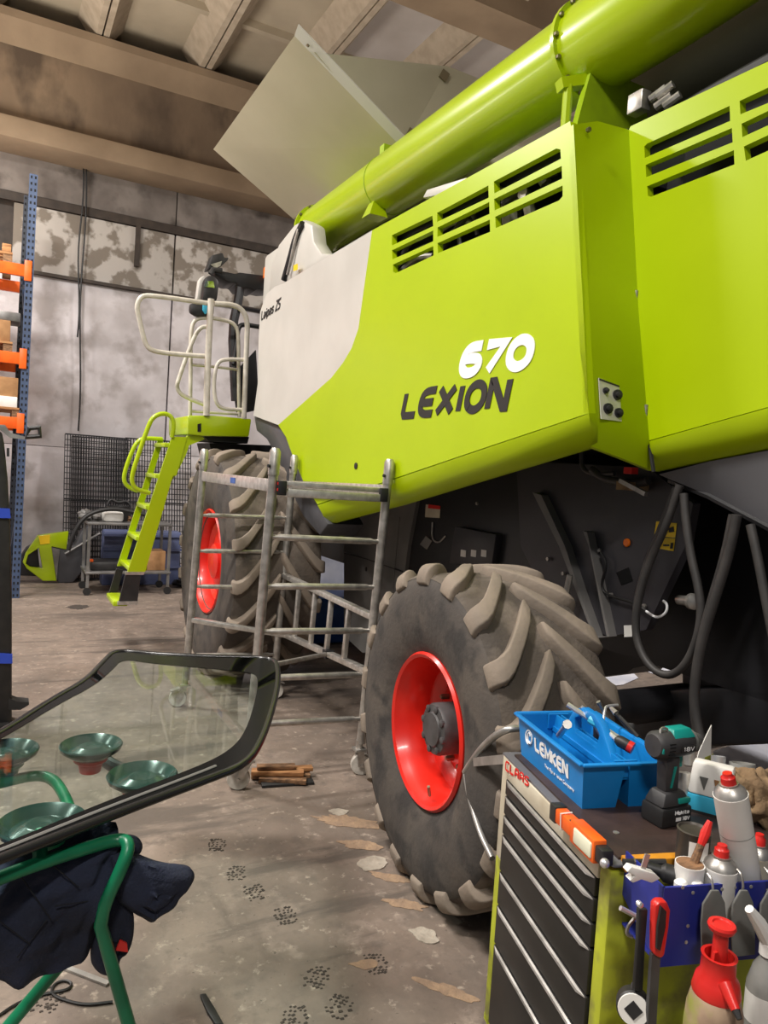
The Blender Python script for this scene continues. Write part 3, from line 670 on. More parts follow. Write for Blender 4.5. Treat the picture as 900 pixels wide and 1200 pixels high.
# ladder
YL = 7.05
def c60(pts): return [(60+x/5.219, 490+y/5.217) for x, y in pts]
near = [at(x, y, Y=YL) for x, y in c60([(740, 113), (832, 115), (766, 352), (745, 352), (575, 940), (468, 940)])]
lad = build('boarding_ladder', MB().prism(near, (0, .03, 0)), GREEN, CB)
build('gusset_plate', MB().prism([at(x, y, Y=YL+.01) for x, y in c130([(246, 628), (290, 628), (300, 640), (250, 660), (240, 690), (205, 760), (195, 760)])], (0, .06, 0)), GREEN, lad)
D = V((0, .52, 0))
fs = [at(x, y, Y=YL+.52) for x, y in c60([(655, 128), (690, 128), (450, 905), (405, 905)])]
build('stringer', MB().prism(fs, (0, .03, 0)), GREEN, lad)
for (x, y) in [(676, 165), (622, 350), (565, 535), (508, 718), (462, 895)]:
    p = at(*c60([(x, y)])[0], Y=YL+.3)
    build('rung', MB().span((p.x-.03, YL+.02, p.z-.02), (p.x+.14, YL+.53, p.z+.02)), GREEN, lad, bevel=.006)
build('lower_flap', MB().prism([at(x, y, Y=YL+.005) for x, y in c60([(455, 955), (548, 958), (528, 1120), (412, 1135)])], (0, .03, 0)), BLACKP, lad)
build('lower_flap', MB().prism([at(x, y, Y=YL+.52) for x, y in c60([(400, 920), (440, 930), (400, 1085), (352, 1075)])], (0, .03, 0)), BLACKP, lad)
build('flap_edge', MB().prism([at(x, y, Y=YL-.003) for x, y in c60([(455, 940), (572, 940), (566, 958), (455, 958)])], (0, .03, 0)), ALU, lad)
p = at(*c60([(385, 1100)])[0], Y=YL+.2); build('bottom_step', MB().span((p.x-.03, YL+.04, p.z-.05), (p.x+.1, YL+.5, p.z)), GREEN, lad, bevel=.01)
p = at(*c60([(470, 1128)])[0], Y=YL-.01); build('flap_edge', MB().span((p.x-.09, YL-.01, p.z-.02), (p.x+.09, YL+.03, p.z+.01)), ALU, lad)
build('ladder_handrail', MB().tube(smooth([at(x, y, Y=YL+.0) for x, y in c60([(738, 120), (752, 40), (735, -15), (680, -32), (620, -5), (590, 60), (545, 190), (492, 350), (498, 410), (530, 440), (606, 458)])]), .021, 8), GREEN, lad, sharp=60)
build('ladder_handrail', MB().tube(smooth([at(x, y, Y=YL+.5) for x, y in c60([(680, 128), (570, 122), (530, 140), (495, 200), (445, 340), (448, 400), (490, 432), (530, 445)])]), .021, 8), GREEN, lad, sharp=60)
# ---- cab bits beyond: visor, mirror, post, beacon
YC = 7.9
def c22(pts): return [(220+x/7.5, 280+y/7.5) for x, y in pts]
build('cab_visor', MB().prism([at(x, y, Y=YC) for x, y in c22([(232, 290), (300, 278), (430, 305), (450, 290), (690, 320), (760, 330), (760, 450), (685, 455), (620, 440), (590, 462), (550, 435), (470, 440), (430, 385), (370, 388), (300, 345), (240, 320)])], (0, .35, 0)), BLACK, CB, bevel=.02)
mirror = build('wing_mirror', MB().prism([at(x, y, Y=YC-.2) for x, y in c22([(125, 540), (150, 350), (190, 312), (250, 330), (282, 375), (262, 540), (235, 560)])], (0, .12, 0)), BLACKP, CB, bevel=.03)
build('mirror_glass', MB().prism([at(x, y, Y=YC-.205) for x, y in c22([(140, 420), (155, 368), (225, 372), (236, 430)])], (0, -.004, 0)), SILV, mirror)
build('mirror_shell', MB().prism([at(x, y, Y=YC-.06) for x, y in c22([(78, 530), (100, 365), (120, 330), (155, 322), (120, 540)])], (0, .1, 0)), CREAM, mirror, bevel=.015)
build('mirror_lower_glass', MB().prism([at(x, y, Y=YC-.25) for x, y in c22([(20, 640), (25, 565), (130, 560), (235, 590), (232, 670), (80, 680)])], (0, .08, 0)), BLACKP, mirror, bevel=.02)
build('blue_cloth', MB().prism([at(x, y, Y=YC-.26) for x, y in c22([(130, 560), (190, 575), (185, 640), (150, 665), (128, 630)])], (0, -.02, 0)), SKYB, mirror, bevel=.004)
build('mirror_bracket', MB().tube([at(x, y, Y=YC-.15) for x, y in c22([(200, 310), (225, 270), (300, 280)])], .03, 8), BLACKP, mirror)
lampg = MB()
build('work_lamp', MB().prism([at(x, y, Y=YC-.1) for x, y in c22([(170, 270), (215, 140), (310, 118), (325, 165), (365, 160), (355, 185), (300, 235), (240, 262)])], (0, .15, 0)), BLACKP, CB, bevel=.015)
build('lamp_reflector', MB().prism([at(x, y, Y=YC-.105) for x, y in c22([(200, 225), (300, 195), (285, 240), (240, 258)])], (0, -.006, 0)), ALU, CB)
build('cab_post', MB().tube([at(x, y, Y=YC+.05) for x, y in c22([(460, 430), (440, 560), (405, 720), (395, 900)])]+[at(276, 470, Y=YC+.05)], .05, 8), BLACK, CB)
build('cab_handrail', MB().tube(smooth([at(x, y, Y=YC) for x, y in c22([(400, 1100), (440, 830), (450, 770), (490, 750), (640, 775)])]), .025, 8), BLACK, CB)
build('mirror_stay', MB().tube([at(x, y, Y=YC) for x, y in c22([(430, 600), (640, 640)])], .02, 6), BLACK, CB)
bc = at(314, 320, Y=YC-.05); build('beacon', MB().lathe([(.05, 0), (.05, .1), (.035, .13), (0, .14)], bc-V((0, 0, .06)), (0, 0, 1), 14), AMBER, CB)
build('sun_net', MB().prism([at(x, y, Y=YC+.2) for x, y in [(272, 440), (300, 410), (304, 480), (278, 486)]], (0, .03, 0)), BLACK, CB)
build('platform_grating', MB().prism([at(x, y, Y=YP+.3) for x, y in [(245, 519), (320, 522), (330, 545), (250, 540)]], (0, .5, 0)), BLACK, CB)

# ---- underside: dark covers, struts, stickers, hoses
XU = 2.72
cov = build('side_cover', MB().prism(pl([(403, 640), (405, 612), (440, 600), (489, 582), (478, 640), (472, 690), (470, 760), (425, 765), (403, 745)], XU), (.05, 0, 0)), DARK2, CB)
build('cover_seam', MB().tube(pl([(404, 648), (430, 655), (472, 670)], XU-.003), .006, 5), BLACK, cov)
build('cover_lock', MB().lathe([(.018, 0), (.018, .01), (0, .012)], at(430, 667, X=XU), OUT, 10), BLACKP, cov)
build('cover_panel', MB().prism(pl([(424, 622), (452, 612), (468, 606), (463, 660), (460, 690), (424, 690)], XU-.006), (.005, 0, 0)), DARK2, cov)
build('green_lever', MB().tube(smooth(pl([(393, 610), (396, 628), (408, 626), (418, 610), (421, 604)], XU-.3)), .012, 8), GREEN2, CB)
b1 = build('body_plate', MB().prism(pl([(489, 582), (560, 553), (625, 530), (625, 720), (470, 720), (478, 640)], XU+.03), (.05, 0, 0)), BLACK, CB)
build('gear_cover', MB().prism(pl([(533, 617), (581, 626), (576, 662), (526, 660)], XU-.02), (.07, 0, 0)), DARK, CB, bevel=.006)
for x in (543, 555, 567): build('warning_sticker', MB().prism(pl([(x-3, 644), (x+3, 645), (x+2.5, 653), (x-3.5, 652)], XU-.023), (.002, 0, 0)), WHITE, CB)
st = build('warning_sticker', MB().prism(pl([(499, 591), (516, 593), (515, 607), (498, 606)], XU+.027), (.002, 0, 0)), CARTC, CB); build('sticker_heading', MB().prism(pl([(502, 591), (516, 593), (515.5, 597), (501.5, 595.5)], XU+.024), (.002, 0, 0)), INKR, st)
build('tie_cable', MB().tube(smooth(pl([(507, 612), (506, 632), (514, 637), (522, 628)], XU+.02)), .006, 6), STEEL, CB)
build('round_tag', MB().prism(pl([(499, 628), (506, 634), (500, 644), (492, 638)], XU+.02), (.004, 0, 0)), DARK2, CB)
build('body_plate', MB().prism(pl([(605, 540), (760, 548), (812, 590), (803, 640), (757, 738), (712, 746), (640, 700), (610, 640)], XU+.02), (.05, 0, 0)), DARK, CB)
build('frame_strut', MB().prism(pl([(624, 577), (634, 580), (662, 640), (678, 690), (698, 746), (711, 746), (690, 640), (683, 622), (688, 624), (714, 746), (696, 748), (655, 640)], XU-.03), (.05, 0, 0)), DARK2, CB)
build('plate_opening', MB().prism(pl([(722, 671), (736, 665), (741, 681), (728, 686)], XU+.016), (.003, 0, 0)), HOLE, CB)
build('reflector', MB().lathe([(.021, 0), (.021, .006), (.015, .01), (0, .01)], at(735, 636, X=XU+.018), OUT, 20), AMBER, CB)
for q in ([(769, 611), (774, 611), (770, 633), (766, 632)], [(780, 612), (793, 613), (791, 630), (777, 629)], [(776, 630), (791, 631), (789, 646), (773, 643)]):
    build('warning_sticker', MB().prism(pl(q, XU+.016), (.002, 0, 0)), YELL, CB)
build('sticker_symbol', MB().prism(pl([(783, 619), (789, 617), (790, 623), (784, 624)], XU+.013), (.002, 0, 0)), INK, CB)
build('sticker_symbol', MB().prism(pl([(786, 636), (789, 636), (788, 643), (785, 643)], XU+.013), (.002, 0, 0)), INK, CB)
build('sticker_symbol', MB().prism(pl([(777, 638), (784, 638), (784, 640), (777, 640)], XU+.013), (.002, 0, 0)), INK, CB)
build('data_label', MB().prism(pl([(731, 733), (741, 732.5), (740.5, 746), (731.5, 746.5)], XU+.016), (.002, 0, 0)), WHITE, CB)
for x, y in [(703, 645), (717, 697), (756, 710), (643, 655), (661, 672), (581, 558), (560, 590)]:
    p = at(x, y, X=XU+.01); build('bolt_head', MB().lathe([(.011, 0), (.011, .012), (0, .014)], p, OUT, 6), STEEL, CB)
build('electric_cable', MB().tube(smooth(pl([(704, 648), (712, 660), (703, 690), (718, 700), (740, 705), (752, 712), (765, 722), (780, 722), (783, 708), (776, 705)], XU-.01)), .007, 6), CABLE, CB)
build('white_cable', MB().tube(smooth(pl([(757, 716), (770, 725), (781, 718), (782, 708), (777, 704)], XU-.04)), .006, 6), INKW, CB)
p = at(792, 703, X=XU); build('wheel_sensor', MB().lathe([(.022, 0), (.022, .08), (.036, .08), (.036, .1), (.016, .11), (0, .11)], p+V((.02, 0, 0)), (-.2, -1, .1), 14), STEEL, CB)
build('hydraulic_stay', MB().tube(pl([(668, 674), (660, 712)], XU-.08), .016, 8), STEEL, CB); build('hydraulic_stay', MB().tube(pl([(663, 690), (661, 716)], XU-.06), .022, 8), DARK2, CB)
build('drawbar_clip', MB().bar(at(727, 563, X=XU-.1), at(757, 579, X=XU-.1), .02, .02), STEEL, CB)
build('wiring_block', MB().box(at(742, 570, X=XU-.02), (.1, .12, .04)), RAG, CB)
build('rear_plate', MB().prism(pl([(800, 683), (900, 650), (960, 635), (960, 830), (800, 800)], XU+.5), (.05, 0, 0)), DARK, CB)
build('inner_body', MB().span((3.1, 1.2, .9), (4.4, 6.2, 2.0)), BLACK, CB)
build('front_housing', MB().span((2.95, 4.6, .95), (4.4, 7.4, 2.1)), BLACK, CB)
build('chopper_housing', MB().prism(pl([(715, 815), (800, 806), (960, 800), (960, 870), (715, 880)], 3.1), (.5, 0, 0)), BLACK, CB, bevel=.03)
build('rear_cross_beam', MB().prism(pl([(672, 746), (818, 746), (818, 772), (790, 774), (742, 783), (735, 789), (672, 797)], 3.7), (.3, 0, 0)), BLACK, CB)
build('rear_axle', MB().tube([(RW.x-.1, RW.y, RW.z), (4.1, RW.y, RW.z)], .09, 14), BLACK, CB)
def c6(pts): return [(600+x/3, 500+y/3) for x, y in pts]
def hose(pts, X, r, name='hydraulic_hose', m=HOSEM): build(name, MB().tube(smooth([at(x, y, X=X) for x, y in c6(pts)]), r, 8), m, CB, sharp=60)
hose([(590, 205), (545, 340), (480, 480), (440, 620), (432, 720), (455, 800), (500, 860), (555, 878), (605, 845), (645, 770), (668, 660), (655, 560), (630, 460), (612, 340), (604, 235)], 2.56, .0175)
hose([(575, 210), (530, 340), (468, 490), (430, 640), (440, 770), (490, 850)], 2.59, .0145)
hose([(790, 310), (765, 440), (715, 600), (670, 740), (645, 870), (640, 980), (660, 1090), (680, 1140)], 2.5, .0195)
hose([(775, 310), (745, 460), (690, 640), (650, 800), (632, 960), (650, 1090)], 2.54, .015)
hose([(838, 345), (862, 450), (885, 570), (910, 700), (930, 800)], 2.5, .017)
for pts, rr_ in [([(280, 150), (330, 190), (440, 200), (480, 190)], .02), ([(245, 90), (245, 150), (290, 170), (360, 165)], .012)]: hose(pts, XU-.05, rr_)
build('hose_clamp', MB().box(at(*c6([(418, 155)])[0], X=XU-.1), (.04, .05, .03)), REDPL, CB)

# ================================================================== MOBILE SCAFFOLD
SCF = thing('mobile_scaffold', (1.65, 4.65, 0), 'galvanised folding scaffold tower on castors beside the rear wheel', 'scaffold')
P = {'L': (V((1.304, 5.424, 0)), at(240, 526, Y=5.42)), 'M': (V((1.31, 3.907, 0)), at(323, 525, Y=3.91)), 'R': (V((1.985, 3.87, 0)), at(457, 538, Y=3.87)), 'Q': (V((1.99, 5.42, 0)), at(345.5, 533, Y=5.42))}
def pz(k, z): a, b = P[k]; return a+(b-a)*(z/b.z)
def zof(k, py):   # height on a post whose image lies at row py
    lo, hi = 0., 2.2
    for _ in range(40):
        m_ = (lo+hi)/2; d = pz(k, m_)-CAM; yy = 600-FPX*d.dot(UP)/d.dot(FW)
        if yy > py: lo = m_
        else: hi = m_
    return lo
for k in P:
    top = P[k][1].z
    po = build('post', MB().tube([pz(k, .2), pz(k, top-.14)], .027, 12).tube([pz(k, top-.15), pz(k, top-.02), pz(k, top)], [.031, .031, .02], 12), STEEL, SCF, sharp=50)
    b = pz(k, 0)
    for zz in (top-.1,): build('locking_pin', MB().lathe([(.01, 0), (.01, .01)], pz(k, zz)+V((-.03, -.012, 0)), (-1, -.3, 0), 8), BLACK, po)
    dx = -.04 if k in ('L', 'M') else .03
    wc = V((b.x+dx, b.y+.02, .0635))
    cs = build('castor', MB().lathe([(.02, -.02), (.06, -.02), (.0635, -.014), (.0635, .014), (.06, .02), (.02, .02)], wc, (.35, 1, 0), 20), WHEELP, SCF)
    build('fork', MB().bar(wc+V((-.01, -.028, -.005)), V((b.x, b.y-.026, .165)), .04, .006, (.35, 1, 0)).bar(wc+V((.01, .028, -.005)), V((b.x, b.y+.026, .165)), .04, .006, (.35, 1, 0)).box((b.x, b.y, .165), (.07, .07, .012)).tube([(b.x, b.y, .16), (b.x, b.y, .22)], .022, 10), STEEL, cs)
    build('brake_lever', MB().bar((b.x+dx, b.y-.02, .15), (b.x+dx*2.6, b.y-.02, .13), .05, .01), STEEL, cs)
    build('axle', MB().tube([wc+V((-.012, -.04, 0)), wc+V((.012, .04, 0))], .009, 8), STEEL, cs)
def rung(k1, y1, k2, y2, r=.019, name='rung'):
    a, b = pz(k1, zof(k1, y1)), pz(k2, zof(k2, y2)); d = (b-a)
    build(name, MB().tube([a, a+d*.08, a+d*.1, a+d*.9, a+d*.92, b], [r*.7, r*.7, r, r, r*.7, r*.7], 8), STEEL, SCF, sharp=50)
for y1, y2 in [(629, 635), (687, 688), (740, 739), (795, 790), (849, 842)]: rung('M', y1, 'R', y2)
for y1, y2 in [(603.5, 607), (645.5, 647), (687, 689), (768, 767)]: rung('L', y1, 'Q', y2, .017)
def flat(a, b, wd, ht, name, m=ALU): build(name, MB().bar(a, b, wd, ht), m, SCF, bevel=.004)
flat(pz('L', zof('L', 558)), pz('M', zof('M', 569)), .025, .07, 'top_beam')
build('frame_label', MB().box((pz('L', zof('L', 558))+pz('M', zof('M', 569)))/2+V((-.014, -.05, .0)), (.003, .1, .035)), BARREL, SCF)
a, b = pz('M', zof('M', 569)), pz('R', zof('R', 578))
flat(a+V((.04, 0, .015)), b+V((-.02, 0, .015)), .05, .03, 'hinge_beam'); flat(a+V((.08, -.01, -.035)), b+V((-.03, -.01, -.03)), .06, .045, 'folded_beam')
flat(a+V((.02, -.03, -.01)), a+V((.07, -.03, -.01)), .03, .08, 'beam_catch', BLACK); flat(b+V((-.06, -.03, -.01)), b+V((-.01, -.03, -.01)), .03, .08, 'beam_catch', BLACK)
flat(pz('Q', zof('Q', 568)), pz('R', zof('R', 574)), .025, .06, 'top_beam')
for k, yy in [('L', 557), ('M', 566), ('M', 573)]:
    build('red_clip', MB().box(pz(k, zof(k, yy))+V((.03 if k == 'L' else .025, -.035, .0)), (.015, .012, .015)), REDPL, SCF)
# guard frame on the machine side
g0, g1 = pz('Q', zof('Q', 674)), pz('R', zof('R', 723)); q0, q1 = pz('Q', zof('Q', 740)), pz('R', zof('R', 787))
flat(g0, g1, .05, .035, 'guard_rail'); flat(q0, q1, .05, .035, 'guard_rail')
for t in (.22, .42, .6, .78): flat(g0+(g1-g0)*t, q0+(q1-q0)*t, .035, .03, 'guard_stile')
la, lb = pz('L', zof('L', 726)), pz('M', zof('M', 733))
flat(la, g0*.12+q0*.88 if False else q0+(q1-q0)*.12, .05, .035, 'deck_brace')
flat(pz('M', zof('M', 783)), q0+(q1-q0)*.62, .025, .025, 'diagonal_brace', STEEL)
build('brace_clamp', MB().box(q0+(q1-q0)*.62, (.06, .06, .05)), BLACK, SCF)

# ================================================================== WINDSCREEN ON GREEN STAND
ZG = .95
o_ = [(-300, 1019), (-120, 925), (0, 862), (60, 822), (100, 800), (122, 776), (135, 763), (180, 768), (250, 771), (316, 772), (326, 780), (325, 812), (308, 868), (288, 898), (240, 916), (130, 958), (0, 1009), (-120, 1055), (-300, 1124)]
i_ = [(-282, 1018), (-120, 933), (0, 870), (68, 828), (110, 806), (132, 787), (143, 774), (180, 780), (250, 786), (294, 790), (303, 796), (300, 820), (288, 860), (270, 882), (234, 901), (125, 942), (0, 995), (-120, 1041), (-282, 1103)]
def sm2(l):
    q = [V((x, y, 0)) for x, y in l]; q = smooth(q, 2); return [(p.x, p.y) for p in q]
o_ = sm2(o_); i_ = sm2(i_)
WS = thing('windscreen', at(200, 870, Z=ZG), 'large curved tinted windscreen with black border lying on green stand', 'windscreen')
def ring2(o, i, z, t):
    mb = MB(); n = len(o); a = [at(x, y, Z=ZG)+V((0, 0, z)) for x, y in o]; b = [at(x, y, Z=ZG)+V((0, 0, z)) for x, y in i]; h = V((0, 0, t))
    for k in range(n): k2 = (k+1) % n; mb.hexa([a[k], a[k2], b[k2], b[k], a[k]+h, a[k2]+h, b[k2]+h, b[k]+h])
    return mb
build('glass_pane', MB().prism([at(x, y, Z=ZG) for x, y in o_], (0, 0, .006)), GLASS, WS, flat=True)
build('black_border', ring2(o_, i_, .0065, .002), mat('ceramic_border', S(14, 15, 16), None, .22), WS); MATS['ceramic_border'].node_tree.nodes['Principled BSDF'].inputs['Specular IOR Level'].default_value = .07
build('rubber_gasket', MB().tube([at(x, y, Z=ZG)+V((0, 0, .004)) for x, y in o_], .012, 8, closed=True), mat('gasket', S(34, 34, 35), None, .22), WS, sharp=60)
gi = [(x*.5+x2*.5, y*.5+y2*.5) for (x, y), (x2, y2) in zip(o_, i_)]
build('gasket_ridge', MB().tube([at(x, y, Z=ZG)+V((0, 0, .009)) for x, y in gi[int(len(gi)*.74):]], .005, 6), mat('gasket_grey', S(120, 118, 116), None, .4), WS)

ST = thing('green_glass_stand', (.2, 1.8, 0), 'green tubular stand with suction cups under the windscreen', 'stand')
ZS = .895
def tubeZ(pts, name, z=ZS, r=.0155): return build(name, MB().tube(smooth([at(x, y, Z=z) for x, y in pts]), r, 10), STANDG, ST, sharp=60)
main = [at(x, y, Z=ZS) for x, y in [(-250, 1130), (-120, 1078), (-40, 1048), (0, 1028), (60, 1007), (110, 991), (140, 983), (152, 988)]]
yl = main[-1].y
leg = [at(x, y, Y=yl-.02) for x, y in [(146, 1010), (122, 1060), (118, 1085), (132, 1135), (152, 1205)]]
d = (leg[-1]-leg[-2]).normalized(); leg.append(leg[-1]+d*(leg[-1].z/-d.z))
build('stand_frame', MB().tube(smooth(main+leg[:3])+leg[3:], .0155, 10), STANDG, ST, sharp=60)
build('stand_leg', MB().tube([main[0], main[0]+V((-.02, -.05, -.4)), V((main[0].x-.05, main[0].y-.12, 0))], .0155, 10), STANDG, ST, sharp=60)
tubeZ([(-80, 935), (0, 918), (40, 908), (62, 912), (75, 930), (84, 955), (92, 985)], 'stand_frame', .86)
l2 = [at(50, 1155, Y=1.9), at(12, 1200, Y=1.9)]; d = (l2[1]-l2[0]).normalized()
top = l2[0]-d*.25; build('stand_leg', MB().tube([top, l2[0], l2[1]+d*(l2[1].z/-d.z)], .0155, 10), STANDG, ST, sharp=60)
for x, y, r in [(107, 871, .088), (167, 906, .092), (50, 961, .098), (8, 877, .085)]:
    c = at(x, y, Z=ZG-.004)
    cup = build('suction_cup', MB().lathe([(0, -.010), (r*.2, -.011), (r*.34, -.006), (r*.4, -.008), (r*.72, -.022), (r*.9, -.006), (r*.98, 0), (r*1.02, -.004), (r*.97, -.016), (r*.6, -.04), (.03, -.05), (.025, -.06), (0, -.06)], c, (0, 0, 1), 36), CUPG, ST, sharp=50)
    red = y in (871, 906)
    build('cup_mount', MB().lathe([(r*.62, -.03), (r*.55, -.05), (.035, -.06), (.03, -.085), (0, -.085)], c, (0, 0, 1), 18), REDPL if red else STANDG, cup)
c1, c2 = at(107, 871, Z=ZG-.085), at(167, 906, Z=ZG-.085)
build('cup_arm', MB().tube(smooth([c1, c1*.6+c2*.4+V((0, 0, -.04)), c2]), .02, 10), BLACKP, ST)
for x, y in [(50, 961), (8, 877)]:
    c = at(x, y, Z=ZG-.085); build('cup_stem', MB().tube([c, V((c.x, c.y-.02, ZS-.02))], .018, 10), STANDG, ST)
c = at(47, 975, Z=ZG-.02); e = at(47, 1012, Z=ZS); build('cup_stem', MB().tube([c, e], .016, 10), STANDG, ST)
# jacket over the stand
JK = thing('work_jacket', (.2, 1.62, .55), 'navy quilted work jacket draped over the green stand', 'jacket')
def fold(p, s, f): return s*noise.noise(p*f)+s*.5*noise.noise(p*f*2.3+V((3, 1, 7)))
topl = [(-60, 1052), (-20, 1036), (20, 1018), (60, 1004), (90, 994), (118, 988), (140, 992)]
botl = [(-60, 1140), (-20, 1150), (20, 1158), (60, 1148), (96, 1126), (112, 1104), (122, 1080)]
rows = []
NU, NV = 44, 26
def lerpl(l, t):
    t *= len(l)-1; i = min(int(t), len(l)-2); f_ = t-i; return (l[i][0]*(1-f_)+l[i+1][0]*f_, l[i][1]*(1-f_)+l[i+1][1]*f_)
for j in range(NV+1):
    v = j/NV; row = []
    for i in range(NU+1):
        u = i/NU; a = lerpl(topl, u); b = lerpl(botl, u)
        q = at(a[0]*(1-v)+b[0]*v, a[1]*(1-v)+b[1]*v, Y=1.80-.03*math.sin(v*3.1))
        q = q+V((0, 1, 0))*(fold(V((u*3.0+v*1.5, v*1.6, 0)), .03, 1.6)+.002*math.sin(v*34)+.004*abs(math.sin(u*9+v*3)))
        row.append(q)
    rows.append(row)
cap = [[p+V((0, .05*math.sin(t*1.57), .03*math.sin(t*3.1))) for p in rows[0]] for t in (1, .5)]
body = build('jacket_body', MB().shell(cap+rows, (0, .035, 0)), NAVY, JK, sharp=80)
for k in range(5):
    x0, y0, x1, y1 = [(18, 1018, 60, 1078), (0, 1080, 35, 1106), (60, 1012, 92, 1040), (64, 1062, 118, 1054), (20, 1122, 55, 1078)][k]
    build('seam', MB().tube([at(x0+(x1-x0)*t, y0+(y1-y0)*t, Y=1.765) for t in (0, .33, .66, 1)], .0016, 5), NAVYD, body)
def lobe(path, rad, name, seed):
    pts = smooth(path, 2); n = len(pts); mb = MB(); rr_ = [rad[0]+(rad[1]-rad[0])*i/(n-1) for i in range(n)]
    rr_[0] *= .6; rr_[-1] *= .5; rr_[-2] *= .86
    mb.tube(pts, rr_, 20)
    ax_ = (pts[-1]-pts[0]).normalized()
    mb.v = [p+V((noise.noise(p*16+V((seed, 0, 0))), noise.noise(p*16+V((0, seed, 0))), noise.noise(p*16+V((0, 0, seed)))))*.018 for p in mb.v]
    return build(name, mb, NAVY, JK, sharp=80)
def sheet(ol, Yc, thick, name, seed, n=22):
    # a puffed pocket of cloth: outline rings shrinking towards a raised middle, front and back
    ring = smooth([at(x, y, Y=Yc) for x, y in ol]+[at(*ol[0], Y=Yc)], 3)[:-1]; c = sum(ring, V())/len(ring); mb = MB(); m_ = len(ring); rows_ = []
    for sgn in (-1, 1):
        for k in range(9) if sgn < 0 else range(8, -1, -1):
            f_ = (k/8)
            sc_ = math.sin(f_*math.pi/2) if k else .02
            rows_.append([c+(p-c)*sc_+V((0, sgn*thick*math.cos(f_*math.pi/2)+fold(p*(.4+.6*sc_)+V((seed, 0, 0)), .012, 7)*(1 if k < 8 else 0), 0)) for p in ring+[ring[0]]])
    mb.grid(rows_)
    return build(name, mb, NAVY, JK, sharp=80)
sheet([(128, 1000), (150, 998), (185, 1012), (222, 1016), (229, 1024), (226, 1036), (212, 1046), (205, 1062), (186, 1073), (178, 1082), (166, 1075), (150, 1066), (132, 1050)], 1.80, .045, 'sleeve', 3)
sheet([(120, 1040), (140, 1040), (156, 1062), (158, 1090), (152, 1116), (140, 1120), (138, 1140), (126, 1145), (112, 1138), (104, 1122), (112, 1085)], 1.81, .03, 'front_flap', 5)
sheet([(120, 985), (150, 978), (166, 984), (168, 996), (158, 1004), (130, 1006)], 1.84, .03, 'collar', 12)
tg = [at(x, y, Y=1.765) for x, y in [(141, 1102), (149, 1106), (150, 1116), (136, 1114)]]
build('red_tag', MB().prism(tg, (0, .006, 0)), REDPL, JK)

# ================================================================== TOOL TROLLEY
CA = V((1.457, 1.841, 0)); CBp = V((1.279, 1.195, 0)); CU = (CBp-CA); CLEN = CU.length; CU.normalize(); CV = V((-CU.y, CU.x, 0)); ZT = .95
def cp(s, d, z): return CA+CU*s+CV*d+V((0, 0, z))
CAX = (CU, CV, V((0, 0, 1)))
def cbox(mb, s0, s1, d0, d1, z0, z1): return mb.box(cp((s0+s1)/2, (d0+d1)/2, (z0+z1)/2), (s1-s0, d1-d0, z1-z0), CAX)
def onfront(x, y, d=0.0): return atp(x, y, cp(0, d, 0), CV)
TR = thing('tool_trolley', cp(CLEN/2, .24, 0), 'lime and cream workshop drawer trolley loaded with tools at lower right', 'trolley')
DEP = .5
build('cabinet_body', cbox(MB(), .02, CLEN-.03, .03, DEP, .1, ZT-.03), BLACK, TR)
build('corner_post', cbox(MB(), 0, .045, 0, .06, .62, ZT-.005), CARTC, TR, bevel=.004, label='cream upper half of the left corner post')
build('corner_post', cbox(MB(), 0, .045, 0, .06, .08, .62), CARTG, TR, bevel=.004)
build('corner_post', cbox(MB(), CLEN-.05, CLEN, 0, .1, .08, ZT-.02), CARTG, TR, bevel=.006)
build('side_plate', cbox(MB(), CLEN-.02, CLEN, .1, DEP, .08, ZT-.02), CARTG, TR)
rail_ = build('top_rail', cbox(MB(), .045, CLEN-.05, -.004, .05, onfront(588, 913, -.02).z, ZT-.008), CARTC, TR, bevel=.004)
tl, tr_, bl, br = onfront(592.8, 890.5, -.005), onfront(620.5, 911.5, -.005), onfront(592, 902.5, -.005), onfront(619.5, 922.5, -.005)
letters('maker_lettering', 'CLAAS', bl, br, tl, tr_, .006, INKR, rail_, -CV, gap=.5, depth=.001)
zs_ = [ZT-.08, ZT-.08-.062, ZT-.08-.124, ZT-.08-.186, ZT-.08-.31, ZT-.08-.435, ZT-.08-.575]
bnd = [onfront(588, y_, -.02).z for y_ in (913, 934, 959, 984.5, 1033, 1078, 1132)]+[.10]
for k in range(7):
    z1, z0 = bnd[k], bnd[k+1]+.006
    dr = build('drawer', cbox(MB(), .05, CLEN-.055, -.006, .04, z0, z1), DRAW, TR, bevel=.003)
    mb = MB(); A_, B_ = .055, CLEN-.06; C_ = .03
    mb.hexa([cp(A_, -.006, z1-.004), cp(B_, -.006, z1-.004), cp(B_, -.006, z1-.001), cp(A_, -.006, z1-.001), cp(A_+C_, -.014, z1-.009), cp(B_-C_, -.014, z1-.009), cp(B_-C_, -.0115, z1-.004), cp(A_+C_, -.0115, z1-.004)])
    build('drawer_lip', mb, HANDLE, dr)
build('base_plinth', cbox(MB(), .0, CLEN, .0, DEP, .08, .1), CARTG, TR)
for s in (.06, CLEN-.06):
    for dd in (.06, DEP-.06): build('wheel', MB().lathe([(.01, -.015), (.05, -.015), (.05, .015), (.01, .015)], cp(s, dd, .05), CU.cross(V((0, 0, 1))), 16), BLACKP, TR)
top_ = build('top_tray', cbox(MB(), -.01, CLEN+.005, 0, DEP+.01, ZT-.01, ZT), GREYP, TR, bevel=.006)
build('rubber_mat', cbox(MB(), .03, CLEN-.015, .025, DEP-.01, ZT, ZT+.006), TOPM, top_)
build('tray_edge', cbox(MB(), CLEN-.015, CLEN+.012, .03, .24, ZT-.018, ZT+.012), OCHRE, top_, bevel=.003)
build('mat_screw', MB().lathe([(.008, 0), (.008, .002), (0, .003)], at(722, 976, Z=ZT+.006), (0, 0, 1), 10), STEEL, top_)
